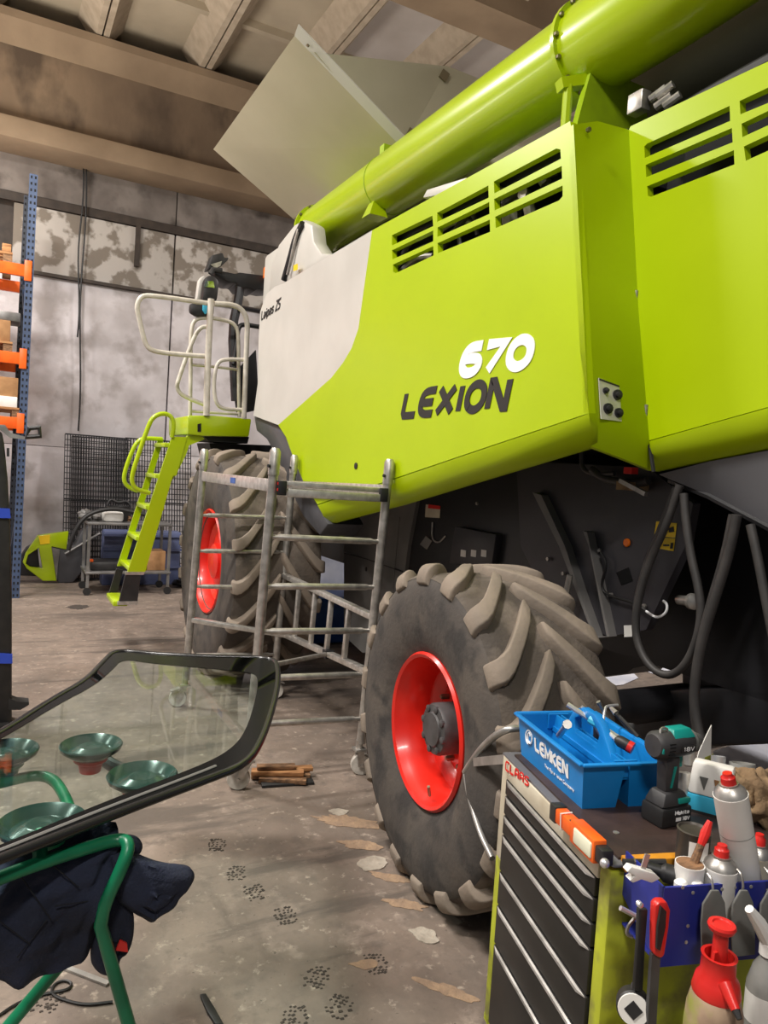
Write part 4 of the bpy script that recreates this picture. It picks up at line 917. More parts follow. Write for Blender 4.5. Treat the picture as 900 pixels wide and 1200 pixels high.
hd = [at(x, y, Z=.97) for x, y in [(612, 853)]]+[atp(x, y, cp(-.1, .06, 0), CV) for x, y in [(590, 855), (568, 872), (552, 893), (545, 905), (550, 935), (562, 975), (577, 1006)]]
build('push_handle', MB().tube(smooth(hd[:5]), .0125, 10), HANDLE, TR, sharp=60)
build('push_handle', MB().tube(smooth(hd[4:]), .0105, 10), HANDLE, TR, sharp=60)
build('handle_bracket', MB().bar(atp(598, 889, cp(0, .05, 0), CV), atp(556, 893, cp(0, .05, 0), CV), .01, .03), HANDLE, TR)
build('side_shelf', cbox(MB(), CLEN, CLEN+.36, .0, .45, .3, .32), CARTG, TR)
# blue side tray with hooks
def sd(x, y, off): return atp(x, y, cp(CLEN+off, 0, 0), CU)     # point on a plane parallel to the near side
BT = thing('blue_side_tray', cp(CLEN+.1, .25, .72), 'dark blue perforated steel tray on near side of the trolley', 'tray')
f_tl, f_tr, f_br, f_bl = sd(778, 1040, .15), sd(960, 1020, .15), sd(960, 1110, .15), sd(793, 1131, .15)
zb0, zb1 = f_bl.z, f_tl.z
def sdz(x, y, off, z): p = sd(x, y, off); p.z = z; return p
dl = (f_tl-cp(CLEN+.15, 0, 0)).dot(CV); dr_ = dl+.4
tray = build('tray_front', cbox(MB(), CLEN+.146, CLEN+.152, dl, dr_, zb0, zb1), BLUES, BT)
build('tray_end', MB().prism([cp(CLEN+.0, dl, zb1), cp(CLEN+.15, dl, zb1), cp(CLEN+.15, dl, zb0), cp(CLEN, dl, zb0+.07)], CV*.004), BLUES, BT)
build('tray_bottom', cbox(MB(), CLEN+.002, CLEN+.146, dl+.004, dr_, zb0, zb0+.005), BLUES, BT)
for x, y in [(800, 1040), (812, 1046), (846, 1042), (880, 1039), (806, 1085), (804, 1104), (861, 1040)]:
    build('tray_hole', MB().lathe([(.004, 0), (.004, .001), (0, .0015)], sd(x, y, .1525), CU, 8), ALU, tray)
hooks = []
for x, y in [(832, 1033), (867, 1028), (899, 1026)]:
    p = sd(x, y, .16); hooks.append(p)
    build('hook', MB().tube(smooth([p+V((0, 0, .012))-CU*.01, p+CU*.006+V((0, 0, .008)), p+CU*.014-V((0, 0, .02)), p+CU*.004-V((0, 0, .03))]), .0025, 6), STEEL, BT)
for k, (x0, w_) in enumerate([(835, 15), (869, 14), (902, 14)]):
    y0 = 1042; L_ = [(x0-w_*.2, y0), (x0+w_*.4, y0), (x0+w_*.85, y0+14), (x0+w_, y0+40), (x0+w_, y0+75), (x0-w_*.9, y0+78), (x0-w_, y0+40), (x0-w_*.85, y0+16)]
    tag(build('grey_strap', MB().prism([sd(x, y, .175+.004*k) for x, y in L_], CU*.006), GREYS, bevel=.002), ['grey strap hanging on the hook behind the red sprayer', 'middle grey strap hanging right of the red sprayer', 'grey strap hanging nearest the right photo edge'][k], 'strap', 'straps on the blue tray')
# ---- tote box
TB = thing('tote_box', at(690, 930, Z=ZT+.006), 'blue plastic tool tote with white lettering on top of the trolley', 'toolbox')
zt0 = ZT+.006
b0 = at(611, 884, Z=zt0); b1_ = at(682, 948, Z=zt0)
TU = (b1_-b0); TL_ = TU.length; TU.normalize(); TV = V((-TU.y, TU.x, 0)); TWD = .235; TH = .125
print('tote len', TL_, (b0-CA).dot(CU), (b0-CA).dot(CV))
def tp(s, d, z, fl_=0.0): return b0+TU*s+TV*d+V((0, 0, z))
def cell(mb, s0, s1, d0, d1, h, tt=.005, fl_=.014):
    for (q0, q1, nn) in [((s0, d0), (s1, d0), (0, 1)), ((s1, d0), (s1, d1), (-1, 0)), ((s1, d1), (s0, d1), (0, -1)), ((s0, d1), (s0, d0), (1, 0))]:
        def tpt(q, z, inn):
            k = fl_*z/h; cs, cd_ = (s0+s1)/2, (d0+d1)/2
            ss = q[0]+(k if q[0] > cs else -k)-(inn if q[0] > cs else -inn); dd = q[1]+(k if q[1] > cd_ else -k)-(inn if q[1] > cd_ else -inn)
            return tp(ss, dd, z)
        mb.hexa([tpt(q0, 0, 0), tpt(q1, 0, 0), tpt(q1, 0, tt), tpt(q0, 0, tt), tpt(q0, h, 0), tpt(q1, h, 0), tpt(q1, h, tt), tpt(q0, h, tt)])
    mb.hexa([tp(s0, d0, 0), tp(s1, d0, 0), tp(s1, d1, 0), tp(s0, d1, 0), tp(s0, d0, tt), tp(s1, d0, tt), tp(s1, d1, tt), tp(s0, d1, tt)])
half = TWD*.42
mb = MB(); cell(mb, 0, TL_, 0, half, TH); build('tray_half', mb, BLUET, TB)
mb = MB(); cell(mb, 0, TL_, TWD-half, TWD, TH); build('tray_half', mb, BLUET, TB)
# bridge between halves + handle
mb = MB(); mb.hexa([tp(0, half, TH-.05), tp(TL_, half, TH-.05), tp(TL_, TWD-half, TH-.05), tp(0, TWD-half, TH-.05), tp(0, half, TH-.035), tp(TL_, half, TH-.035), tp(TL_, TWD-half, TH-.035), tp(0, TWD-half, TH-.035)])
for s in (0, TL_): mb.box(tp(s, TWD/2, TH-.02), (.008, TWD-2*half+.03, .045), (TU, TV, V((0, 0, 1))))
build('bridge', mb, BLUET, TB)
rl = MB(); e = .02
for (s0, d0), (s1, d1) in [((-e, -e), (TL_+e, -e)), ((TL_+e, -e), (TL_+e, TWD+e)), ((TL_+e, TWD+e), (-e, TWD+e)), ((-e, TWD+e), (-e, -e))]:
    rl.bar(tp(s0, d0, TH), tp(s1, d1, TH), .016, .008)
build('rim', rl, BLUET, TB, bevel=.003)
hx = [(.02, TH-.045), (.06, TH-.02), (TL_*.3, TH+.055), (TL_*.42, TH+.075), (TL_*.6, TH+.075), (TL_*.72, TH+.055), (TL_-.05, TH-.01), (TL_-.01, TH-.045)]
ho = [(TL_*.34, TH-.01), (TL_*.32, TH+.03), (TL_*.42, TH+.052), (TL_*.6, TH+.052), (TL_*.69, TH+.03), (TL_*.66, TH-.01)]
build('carry_handle', MB().plate([[tp(s, TWD/2-.012, z) for s, z in hx], [tp(s, TWD/2-.012, z) for s, z in ho]], TV*.024), BLUET, TB, bevel=.003)
def tf(s, z): k = .014*z/TH; return tp(s, -k-.0012, z)
sx = lambda x, y: atp(x, y, b0, TV)
letters('lettering', 'LEMKEN', tf(TL_*.27, .052), tf(TL_*.82, .052), tf(TL_*.27, .096), tf(TL_*.82, .096), .0095, INKW, TB, -TV, gap=.36, depth=.001)
letters('small_lettering', 'The Agrovision Company', tf(TL_*.44, .028), tf(TL_*.9, .028), tf(TL_*.44, .038), tf(TL_*.9, .038), .0012, INKW, TB, -TV, gap=.3, depth=.001)
cc = tf(TL_*.17, .078)
mb = MB(); mb.tube([cc-TV*.0006+(TU*math.cos(a)+V((0, 0, 1))*math.sin(a))*.021 for a in [-.6+i*.33 for i in range(17)]], .0026, 5)
mb.tube([cc-TV*.0006+(TU*(math.cos(a)*.6)+V((0, 0, 1))*math.sin(a))*.014 for a in [.4+i*.36 for i in range(15)]], .0024, 5)
mb.tube([cc-TV*.0006+TU*.014-V((0, 0, .015)), cc-TV*.0006-TU*.009-V((0, 0, .015))], .0026, 5)
build('emblem', mb, INKW, TB, flat=True)
# tools in the tote
ztop = ZT+TH
def stick(name, a, b, r, m, label, cat, extra=None, group=None):
    o = thing(name, (V(a)+V(b))/2, label, cat, group)
    build('shaft', MB().tube([a, b], r, 8), m, o)
    if extra: extra(o)
    return o
def T(x, y, z): return at(x, y, Z=z)
a, b = T(724, 864, ztop+.02), T(672, 830, ztop+.075)
stick('extension_bar', a, b, .008, CHROME, 'long chrome extension bar poking out of the blue tote, leftmost', 'extension bar', lambda o: build('socket_end', MB().tube([b, b+(b-a).normalized()*.02], .008, 8), CHROME, o))
a2, b2 = T(716, 860, ztop+.02), T(681, 828, ztop+.08)
stick('hex_rod', a2, b2, .006, CHROME, 'thin chrome rod lying beside the long extension bar in tote', 'rod')
kx = thing('allen_key', T(705, 845, ztop+.05), 'bent silver hex key rising above the tote with right-angled end', 'hex key')
build('key_rod', MB().tube(smooth([T(706, 856, ztop+.03), T(709, 830, ztop+.075), T(712, 827, ztop+.08), T(724, 826, ztop+.08)], 1), .004, 6), CHROME, kx)
sk = thing('screwdriver', T(725, 872, ztop+.01), 'screwdriver with blue collar and red cap resting across the tote', 'screwdriver')
s0, s1, s2, s3 = T(692, 843, ztop+.06), T(706, 852, ztop+.05), T(722, 866, ztop+.04), T(736, 874, ztop+.03)
build('shank', MB().tube([s1, s2], .007, 8), CHROME, sk); build('grip', MB().tube([s2, s2*.7+s3*.3, s3], [.011, .016, .016], 12), BLACKP, sk)
dd_ = (s3-s2).normalized(); build('end_cap', MB().tube([s3, s3+dd_*.014], .0165, 14), REDPL, sk); build('collar', MB().tube([s0, s1], [.015, .012], 10), SKYB, sk)
for k, (x, y, r, m, nm, lb) in enumerate([(668, 848, .009, CHROME, 'socket', 'small chrome socket upright inside the left half of tote'), (700, 848, .012, BLACKP, 'ratchet_head', 'dark ratchet head beside the blue-collared screwdriver'), (738, 852, .014, HUBM, 'impact_socket', 'dark impact socket at the far end of the tote'), (690, 868, .010, BOLT, 'large_bolt', 'brass-coloured bolt lying under the tote handle')]):
    p = T(x, y, ztop-.03 if k == 3 else ztop-.0); tag(build(nm, MB().lathe([(r*.6, -.05), (r, -.04), (r, .01), (r*.7, .012), (r*.65, .0)], p, (.8, .3, .3) if k == 3 else (.2, .3, 1), 12), m), lb, 'tool')
for x0, y0, x1, y1, r_, m_, nm, lb in [(704, 862, 690, 836, .006, CHROME, 'nut_driver', 'short chrome driver standing between the rods in the tote'), (716, 850, 703, 826, .005, STEEL, 'steel_pin', 'grey steel pin beside the bent hex key'), (655, 862, 664, 850, .009, ALU, 'spark_plug_socket', 'pale round socket end showing left of the tote handle')]:
    pa_, pb2 = T(x0, y0, ztop-.02), T(x1, y1, ztop+.045)
    o = thing(nm, pa_, lb, 'tool'); build('shaft', MB().tube([pa_, pb2], r_, 8), m_, o); build('tip', MB().tube([pb2, pb2+(pb2-pa_).normalized()*.012], r_*1.5, 8), m_, o)
pz0, pz1 = T(745, 862, ztop+.01), T(722, 836, ztop+.05)
pw = thing('pliers', pz0, 'dark-handled pliers at the far right side of the tote', 'pliers')
for k in (-1, 1): build('handle', MB().tube([pz0+TU*.012*k, pz0*.5+pz1*.5+TU*.014*k, pz1+TU*.003*k], .006, 8), BLACKP, pw)
build('jaw', MB().tube([pz1, pz1+(pz1-pz0).normalized()*.035], [.010, .004], 8), STEEL, pw)
# ---- cordless drill
DRL = thing('cordless_drill', T(778, 965, ZT+.006), 'black and teal cordless drill standing on its battery on trolley', 'drill')
dz = ZT+.006
pb = T(778, 962, dz)
FWD = V((math.cos(.10), math.sin(.10), 0)); SDV = V((-FWD.y, FWD.x, 0)); DAX = (FWD, SDV, V((0, 0, 1)))
rv = _r0; fwdd = (rv*.9+V((FW.x, FW.y, 0)).normalized()*.44).normalized(); FWD = fwdd; SDV = V((-FWD.y, FWD.x, 0)); DAX = (FWD, SDV, V((0, 0, 1)))
def dp(a, b_, c_): return pb+FWD*a+SDV*b_+V((0, 0, c_))
bat = build('battery', MB().box(dp(.005, 0, .025), (.105, .075, .05), DAX), BLACKP, DRL, bevel=.008)
bf = lambda a, z: dp(a, -.0385, z)
letters('battery_lettering', 'Makita', bf(-.006, .032), bf(.044, .032), bf(-.006, .043), bf(.044, .043), .0021, INKW, bat, -SDV, gap=.25, depth=.0008)
letters('battery_lettering', '18V', bf(.02, .015), bf(.047, .015), bf(.02, .026), bf(.047, .026), .0024, INKW, bat, -SDV, gap=.25, depth=.0008)
build('battery_badge', MB().prism([bf(-.002, .016), bf(.016, .016), bf(.016, .025), bf(-.002, .025)], -SDV*.0008), INKW, bat)
build('foot', MB().hexa([dp(-.045, -.034, .05), dp(.055, -.034, .05), dp(.055, .034, .05), dp(-.045, .034, .05), dp(-.03, -.026, .085), dp(.04, -.026, .085), dp(.04, .026, .085), dp(-.03, .026, .085)]), CHAR, DRL, bevel=.008)
build('foot_accent', MB().box(dp(.03, -.03, .064), (.04, .012, .014), DAX), TEAL, DRL, bevel=.003)
build('grip', MB().hexa([dp(-.022, -.017, .08), dp(.026, -.017, .08), dp(.026, .017, .08), dp(-.022, .017, .08), dp(-.028, -.019, .175), dp(.022, -.019, .175), dp(.022, .019, .175), dp(-.028, .019, .175)]), CHAR, DRL, bevel=.008)
build('trigger', MB().box(dp(.032, 0, .155), (.02, .016, .03), DAX), TEAL, DRL, bevel=.004)
build('grip_stripe', MB().hexa([dp(-.008, -.0195, .095), dp(-.002, -.0195, .095), dp(.008, -.0205, .15), dp(.0, -.0205, .15), dp(-.008, -.0165, .095), dp(-.002, -.0165, .095), dp(.008, -.0165, .15), dp(.0, -.0165, .15)]), TEAL, DRL)
mo = build('motor_housing', MB().lathe([(.0, -.062), (.028, -.06), (.036, -.05), (.036, .02), (.034, .055), (.03, .062), (0, .062)], dp(-.002, 0, .205), FWD, 24), CHAR, DRL, sharp=45)
build('gear_nose', MB().lathe([(.03, .058), (.031, .07), (.025, .078), (.021, .088), (0, .088)], dp(-.002, 0, .205), FWD, 20), GREYS, DRL); build('chuck', MB().lathe([(.017, .088), (.017, .1), (.01, .108), (0, .108)], dp(-.002, 0, .205), FWD, 16), HUBM, DRL)
build('top_cover', MB().hexa([dp(-.02, -.03, .225), dp(.058, -.03, .225), dp(.058, .03, .225), dp(-.02, .03, .225), dp(-.01, -.016, .246), dp(.05, -.016, .246), dp(.05, .016, .246), dp(-.01, .016, .246)]), TEAL, DRL, bevel=.004)
build('side_label', MB().box(dp(.025, -.0365, .2), (.05, .002, .016), DAX), BLACKP, DRL)
letters('side_lettering', '18V', dp(.006, -.0376, .195), dp(.044, -.0376, .195), dp(.006, -.0376, .206), dp(.044, -.0376, .206), .002, INKW, DRL, -SDV, gap=.3, depth=.0006)
for k in range(4): build('vent', MB().box(dp(-.03, -.0345, .19+.009*k), (.02, .004, .003), DAX), HOLE, mo)
build('rear_accent', MB().box(dp(-.05, -.027, .2), (.018, .012, .016), DAX), TEAL, mo, bevel=.003)
build('belt_clip', MB().tube(smooth([dp(-.05, -.01, .236), dp(-.045, -.005, .25), dp(-.025, -.005, .25), dp(-.02, -.008, .238)], 1), .003, 6), STEEL, DRL)
# ---- wipes packet, rag, tins, cans
def up(a): return V((a.x, a.y, 0))
wp = thing('wipes_packet', T(835, 950, dz), 'white and sky blue wipes packet standing behind the spray can', 'packet')
wc = T(832, 952, dz)
PA = (rv*.75-V((FW.x, FW.y, 0)).normalized()*.45).normalized(); PB_ = V((-PA.y, PA.x, 0))
def wpp(a, b_, c_): return wc+PA*a+PB_*b_+V((0, 0, c_))
wrow = lambda z, wdt, dep: [wpp(-wdt, -dep, z), wpp(wdt, -dep, z), wpp(wdt, dep, z), wpp(-wdt, dep, z)]
build('lower_band', MB().hexa(wrow(.0, .055, .03)+wrow(.05, .057, .032)), SKYB, wp, bevel=.006)
pk = build('upper_wrap', MB().hexa(wrow(.05, .057, .032)+wrow(.135, .05, .02)), WHITE, wp, bevel=.008)
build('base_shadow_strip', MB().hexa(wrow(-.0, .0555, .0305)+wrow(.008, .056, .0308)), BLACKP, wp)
build('print_triangle', MB().prism([wpp(-.03, -.0275, .10), wpp(-.008, -.0275, .10), wpp(-.016, -.0305, .066)], -PB_*.0015), GREYS, pk); build('print_triangle', MB().prism([wpp(.006, -.0275, .10), wpp(.03, -.0275, .10), wpp(.014, -.0305, .066)], -PB_*.0015), CARD, pk)
lf = thing('foil_sachet', T(820, 900, dz+.1), 'torn white sachet with green corner standing up behind the drill', 'sachet')
build('sachet_body', MB().prism([at(x, y, Y=1.62) for x, y in [(815, 898), (833, 895), (834, 850), (828, 862), (819, 882)]], (.003, .005, 0)), WHITE, lf); build('green_corner', MB().prism([at(x, y, Y=1.617) for x, y in [(823, 897), (834, 896), (836, 884), (826, 888)]], (.006, .004, 0)), CARTG, lf)
for k, (x, y, r, h, m, nm, lb) in enumerate([(842, 893, .02, .04, CHROME, 'steel_socket', 'large steel socket lying behind the wipes packet'), (808, 888, .016, .05, ALU, 'pipe_joint', 'silver pipe joint between the drill and the wipes'), (800, 922, .022, .06, ALU, 'metal_cup', 'small dull metal cup beside the drill grip'), (870, 897, .035, .03, CLEARP, 'glass_lid', 'cloudy glass lid behind the brown rag')]):
    p = at(x, y+10, Z=dz+.06 if k in (0, 1, 3) else dz+.03)
    tag(build(nm, MB().lathe([(r*.8, 0), (r, .004), (r, h), (r*.8, h), (r*.75, h*.3), (0, h*.3)], V((p.x, p.y, p.z)), (.1, .2, 1), 16), m), lb, 'fitting')
rg = thing('dirty_rag', T(880, 965, dz), 'crumpled brown dirty rag heaped at the right edge of trolley', 'rag')
rc = T(884, 962, dz)
build('rag_heap', MB().blob(rc+V((.03, 0, .055)), .085, .07, .068, n=40, m=26, jit=.55, seed=4), RAG, rg, sharp=80)
build('rag_fold', MB().blob(rc+V((-.02, .03, .075)), .05, .05, .05, n=26, m=16, jit=.6, seed=9), RAG, rg, sharp=80)
def can(name, c, r, h, body, cap_, label, cat='spray can', axis=(0, 0, 1), lab=None, capm=REDPL):
    o = thing(name, c, label, cat)
    build('can_body', MB().lathe([(r*.95, 0), (r, .004), (r, h), (r*1.02, h+.003), (r*1.02, h+.007)], c, axis, 24), body, o, sharp=40)
    build('shoulder', MB().lathe([(r*1.0, h+.006), (r*.9, h+.016), (r*.62, h+.026), (r*.55, h+.028), (r*.55, h+.032), (0, h+.032)], c, axis, 24), STEEL, o, sharp=40)
    build('cap', MB().lathe([(r*.45, h+.03), (r*.42, h+.046), (r*.30, h+.05), (r*.28, h+.056), (0, h+.056)], c, axis, 16), capm, o, sharp=40)
    return o
ztr = zb0+.006
ax1 = V((-.10, .03, 1)).normalized()
c = sd(872, 1062, .10); c.z = ztr+.02
c0 = atp(872, 1028, cp(CLEN+.10, 0, 0), CU); tp_ = atp(857, 936, cp(CLEN+.10, 0, 0), CU); ax1 = (tp_-c0).normalized(); hh = (tp_-c0).length+.035
cn = can('spray_can', c0-ax1*.03, .036, hh, WHITE, None, 'tall white spray can with red nozzle standing in blue tray', axis=ax1)
build('can_stripe', MB().lathe([(.0366, hh*.62), (.0366, hh*.625)], c0-ax1*.03, ax1, 24, cap=False), GREYS, cn)
c0 = atp(842, 1040, cp(CLEN+.12, 0, 0), CU); can('spray_can', V((c0.x, c0.y, c0.z-.06)), .036, .1, WHITE, None, 'short white spray can with red nozzle in front of tall can')
c0 = atp(888, 1005, cp(CLEN+.06, 0, 0), CU); can('spray_can', V((c0.x, c0.y, ztr)), .031, c0.z-ztr, CARTC, None, 'red-nozzled spray can behind the tall white can at right')
# tin with label
c0 = T(812, 985, ZT-.02); tn = thing('paint_tin', c0, 'dark paint tin with white label behind the brush cup', 'tin')
c0 = atp(812, 992, cp(CLEN+.05, 0, 0), CU); c0.z = c0.z-.02
build('tin_body', MB().lathe([(.034, -.1), (.036, 0), (.036, .055), (.038, .06), (.034, .062), (.031, .057), (0, .057)], c0, (0, 0, 1), 24), TIN, tn)
lb_ = MB(); lb_.grid([[c0+V((math.cos(a)*.0368, math.sin(a)*.0368, z)) for a in [math.radians(205+i*9) for i in range(9)]] for z in (.004, .045)]); build('tin_label', lb_, WHITE, tn)
# cup with brush
c0 = atp(807, 1030, cp(CLEN+.11, 0, 0), CU); cu = thing('brush_cup', c0, 'white cup with rusty brown rim holding a brush', 'cup')
build('cup_wall', MB().lathe([(.026, -.09), (.03, .0), (.031, .035), (.029, .035), (.027, .0), (0, -.0)], c0, (0, 0, 1), 20), WHITE, cu); build('rusty_lining', MB().lathe([(.0286, .0352), (.0265, .005), (0, .004)], c0, (0, 0, 1), 20), WOODB, cu)
pb0 = c0+V((.002, 0, .01)); pb1 = atp(832, 962, cp(CLEN+.09, 0, 0), CU); pbm = pb0*.45+pb1*.55
br_ = thing('paint_brush', pb0, 'paint brush with rusty shaft and red handle in the cup', 'brush')
build('ferrule', MB().tube([pb0, pbm], [.011, .008], 10), WOODB, br_); build('handle', MB().tube([pbm, pbm*.5+pb1*.5, pb1], [.008, .011, .006], 10), REDPL, br_)
for k, x in enumerate((798, 816)):
    p = atp(x, 1034, cp(CLEN+.135, 0, 0), CU); tag(build('bottle_cap', MB().lathe([(.014, -.06), (.014, 0), (.010, .004), (0, .004)], p, (0, 0, 1), 16), WHITE), ['white screw cap at the foot of brush cup, left one', 'white screw cap at the foot of brush cup, right one'][k], 'cap')
# black torch and white clip
ta, tb = atp(758, 1016, cp(CLEN+.06, 0, 0), CU), atp(790, 1026, cp(CLEN+.09, 0, 0), CU)
to = thing('torch', ta, 'black torch lying beside the brush cup', 'torch'); build('barrel', MB().tube([ta, ta*.5+tb*.5], .013, 12), BLACKP, to); build('head', MB().tube([ta*.5+tb*.5, ta*.35+tb*.65, tb], [.013, .02, .021], 14), BLACKP, to)
td = thing('air_nozzle', ta+V((0, 0, .02)), 'black air nozzle along the ochre edge of trolley', 'nozzle'); pa, pb_ = atp(730, 1010, cp(CLEN+.03, 0, 0), CU), atp(780, 1010, cp(CLEN+.05, 0, 0), CU); build('nozzle_pipe', MB().tube([pa, pb_], .007, 8), BLACKP, td); build('brass_ring', MB().tube([pa*.75+pb_*.25, pa*.72+pb_*.28], .009, 10), BOLT, td)
cl = thing('white_clip', ta, 'white plastic clip with steel arm on corner of the blue tray', 'clip')
cpn = [atp(x, y, cp(CLEN+.15, 0, 0), CU) for x, y in [(735, 1022), (740, 1016), (768, 1024), (774, 1030), (764, 1035), (752, 1031), (742, 1035), (738, 1032), (745, 1027)]]
build('clip_body', MB().prism(cpn, -CU*.02), WHITE, cl, bevel=.002); build('clip_arm', MB().bar(atp(752, 1022, cp(CLEN+.14, 0, 0), CU), atp(759, 1001, cp(CLEN+.14, 0, 0), CU), .012, .003, CU), ALU, cl)
# ---- work light on the rail
wl0, wl1 = onfront(652, 950, -.03), onfront(708, 1003, -.03)
WK = thing('work_light', wl0, 'orange and black inspection lamp hung along the trolley top rail', 'work light')
dw = (wl1-wl0); nw = -CV; uw = nw.cross(dw.normalized())
def wk(t, a=0, b=0): return wl0+dw*t+nw*a+uw*b
def wseg(t0, t1, hw, dep, m, nm, par=WK, a0=-.016):
    return build(nm, MB().hexa([wk(t0, a0, -hw), wk(t1, a0, -hw), wk(t1, a0, hw), wk(t0, a0, hw), wk(t0, a0+dep, -hw), wk(t1, a0+dep, -hw), wk(t1, a0+dep, hw), wk(t0, a0+dep, hw)]), m, par, bevel=.004)
wseg(-.02, .12, .022, .034, BLACKP, 'end_cap'); wseg(.1, .45, .018, .032, ORANGE, 'grip'); hdw = wseg(.45, .93, .027, .034, ORANGE, 'lamp_head'); wseg(.55, .9, .018, .006, LAMPW, 'lens', hdw, .016); wseg(.38, .48, .0195, .03, BLACKP, 'grip_band'); wseg(.92, 1.06, .018, .03, BLACKP, 'lamp_tip')
build('steel_ball', MB().blob(wk(1.1, .012, -.004), .011, .011, .011, n=12, m=8), CHROME, WK); build('cable_tie', MB().tube([wk(.26, .018, -.02), wk(.26, .02, .02), wk(.26, -.01, .022), wk(.26, -.01, -.022)], .002, 5, closed=True), WHITE, WK)
# ---- hanging tools at the tray
def hp_(x, y, off): return sd(x, y, off)
hk = thing('red_handled_knife', hp_(765, 1080, .2), 'long grey tool with red and black handle hung on tray', 'scraper')
build('handle', MB().prism([hp_(x, y, .185) for x, y in [(761, 1055), (766, 1050), (775, 1050), (779, 1060), (777, 1080), (772, 1112), (768, 1116), (760, 1112), (760, 1085)]], CU*.022), REDPL, hk, bevel=.005)
build('grip_inlay', MB().prism([hp_(x, y, .208) for x, y in [(773, 1060), (779, 1066), (778, 1085), (772, 1112), (768, 1110), (769, 1085)]], CU*.006), BLACKP, hk); build('blade', MB().prism([hp_(x, y, .19) for x, y in [(761, 1115), (771, 1116), (768, 1160), (765, 1215), (755, 1215), (758, 1160)]], CU*.01), HUBM, hk)
for k, (x0, x1, nm) in enumerate([(748, 743, 'slim_spanner')]):
    o = thing(nm, hp_(748, 1100, .17), 'dark spanner hanging left of the red-handled tool', 'spanner'); build('spanner_bar', MB().prism([hp_(x, y, .165) for x, y in [(745, 1062), (756, 1062), (753, 1100), (750, 1158), (740, 1156), (744, 1100)]], CU*.012), BLACKP, o, bevel=.003); build('pivot', MB().lathe([(.006, 0), (.006, .01), (0, .012)], hp_(748, 1058, .18), CU, 10), CHROME, o)
sh = thing('steel_shackle', hp_(738, 1075, .12), 'small steel chain shackle hanging on green side of trolley', 'shackle'); build('shackle_bow', MB().tube(smooth([hp_(x, y, .12) for x, y in [(728, 1065), (738, 1070), (746, 1073), (742, 1078), (736, 1085), (734, 1095), (741, 1098)]]), .004, 6), STEEL, sh); build('shackle_pin', MB().tube([hp_(727, 1064, .12), hp_(746, 1074, .125)], .0055, 8), CHROME, sh)
tmc = hp_(742, 1178, .16); tm = thing('tape_measure', tmc, 'round white and black tape measure hanging below the spanner', 'tape measure')
AXT = (-CV*.5+CU*.85+V((0, 0, .2))).normalized()
build('case', MB().lathe([(.03, -.02), (.034, -.014), (.034, .014), (.03, .02), (0, .02)], tmc, AXT, 24), BLACKP, tm); build('white_face', MB().lathe([(.031, .0195), (.03, .0225), (0, .0225)], tmc, AXT, 24), WHITE, tm)
xx = AXT.orthogonal().normalized(); yy_ = AXT.cross(xx); build('dark_badge', MB().box(tmc+AXT*.0235, (.026, .026, .002), (xx, yy_, AXT)), BLACKP, tm); build('tape_hook', MB().tube([tmc+V((0, 0, .03)), tmc+V((0, 0, .045))], .008, 8), HUBM, tm)
# ---- pump sprayer and trigger bottle on the side shelf
pc = atp(842, 1130, cp(CLEN+.26, 0, 0), CU)
PS = thing('pump_sprayer', V((pc.x, pc.y, .32)), 'grimy pump sprayer with red pump head at lower right', 'sprayer')
sx_ = V((pc.x, pc.y, 0)); zt_ = atp(845, 1085, cp(CLEN+.26, 0, 0), CU).z; zsh = atp(842, 1163, cp(CLEN+.26, 0, 0), CU).z; znk = atp(842, 1128, cp(CLEN+.26, 0, 0), CU).z
R_ = .055
build('bottle', MB().lathe([(R_*.9, .32), (R_, .335), (R_, zsh-.07), (R_*.95, zsh-.03), (R_*.8, zsh+.005), (R_*.7, zsh+.012)], sx_, (0, 0, 1), 28), GRIME, PS, sharp=60)
build('collar', MB().lathe([(R_*.82, zsh), (R_*.84, zsh+.006), (R_*.74, zsh+.03), (R_*.6, znk-.022), (R_*.58, znk+.012), (R_*.62, znk+.016), (R_*.5, znk+.016), (R_*.5, znk-.02), (0, znk-.02)], sx_, (0, 0, 1), 28), REDPL, PS, sharp=50)
build('pump_rod', MB().tube([sx_+V((0, 0, znk-.005)), sx_+V((0, 0, zt_-.012))], [.016, .014], 12), REDPL, PS); build('pump_knob', MB().lathe([(.016, zt_-.014), (.024, zt_-.008), (.027, zt_), (.025, zt_+.005), (.018, zt_+.005), (.016, zt_+.002), (0, zt_+.002)], sx_, (0, 0, 1), 22), REDPL, PS)
nz0 = sx_+V((0, 0, znk-.022))-V((FW.x, FW.y, 0)).normalized()*.03; nzd = (-V((FW.x, FW.y, 0)).normalized()*.75+V((0, 0, -.55))+rv*.15).normalized()
noz = build('nozzle', MB().tube([nz0, nz0+nzd*.03, nz0+nzd*.045], [.014, .011, .009], 12), REDPL, PS); build('nozzle_tip', MB().tube([nz0+nzd*.045, nz0+nzd*.06], [.008, .005], 10), BLACKP, noz)
build('trigger_lever', MB().bar(sx_+V((-.022, -.005, znk)), sx_+V((-.02, -.005, znk+.03)), .006, .01), REDPL, PS)
tc = atp(893, 1150, cp(CLEN+.24, 0, 0), CU)
TGB = thing('trigger_bottle', V((tc.x, tc.y, .32)), 'white trigger spray bottle with clear body at right edge', 'spray bottle')
tx = V((tc.x+.012, tc.y, 0)); zbt = atp(893, 1118, cp(CLEN+.24, 0, 0), CU).z
build('bottle_body', MB().lathe([(.03, .32), (.036, .33), (.036, zbt-.07), (.026, zbt-.03), (.014, zbt-.01), (.014, zbt)], tx, (0, 0, 1), 20), CLEARP, TGB, sharp=60)
build('bottle_label', MB().lathe([(.0363, zbt-.14), (.0363, zbt-.08)], tx, (0, 0, 1), 20, cap=False), WHITE, TGB)
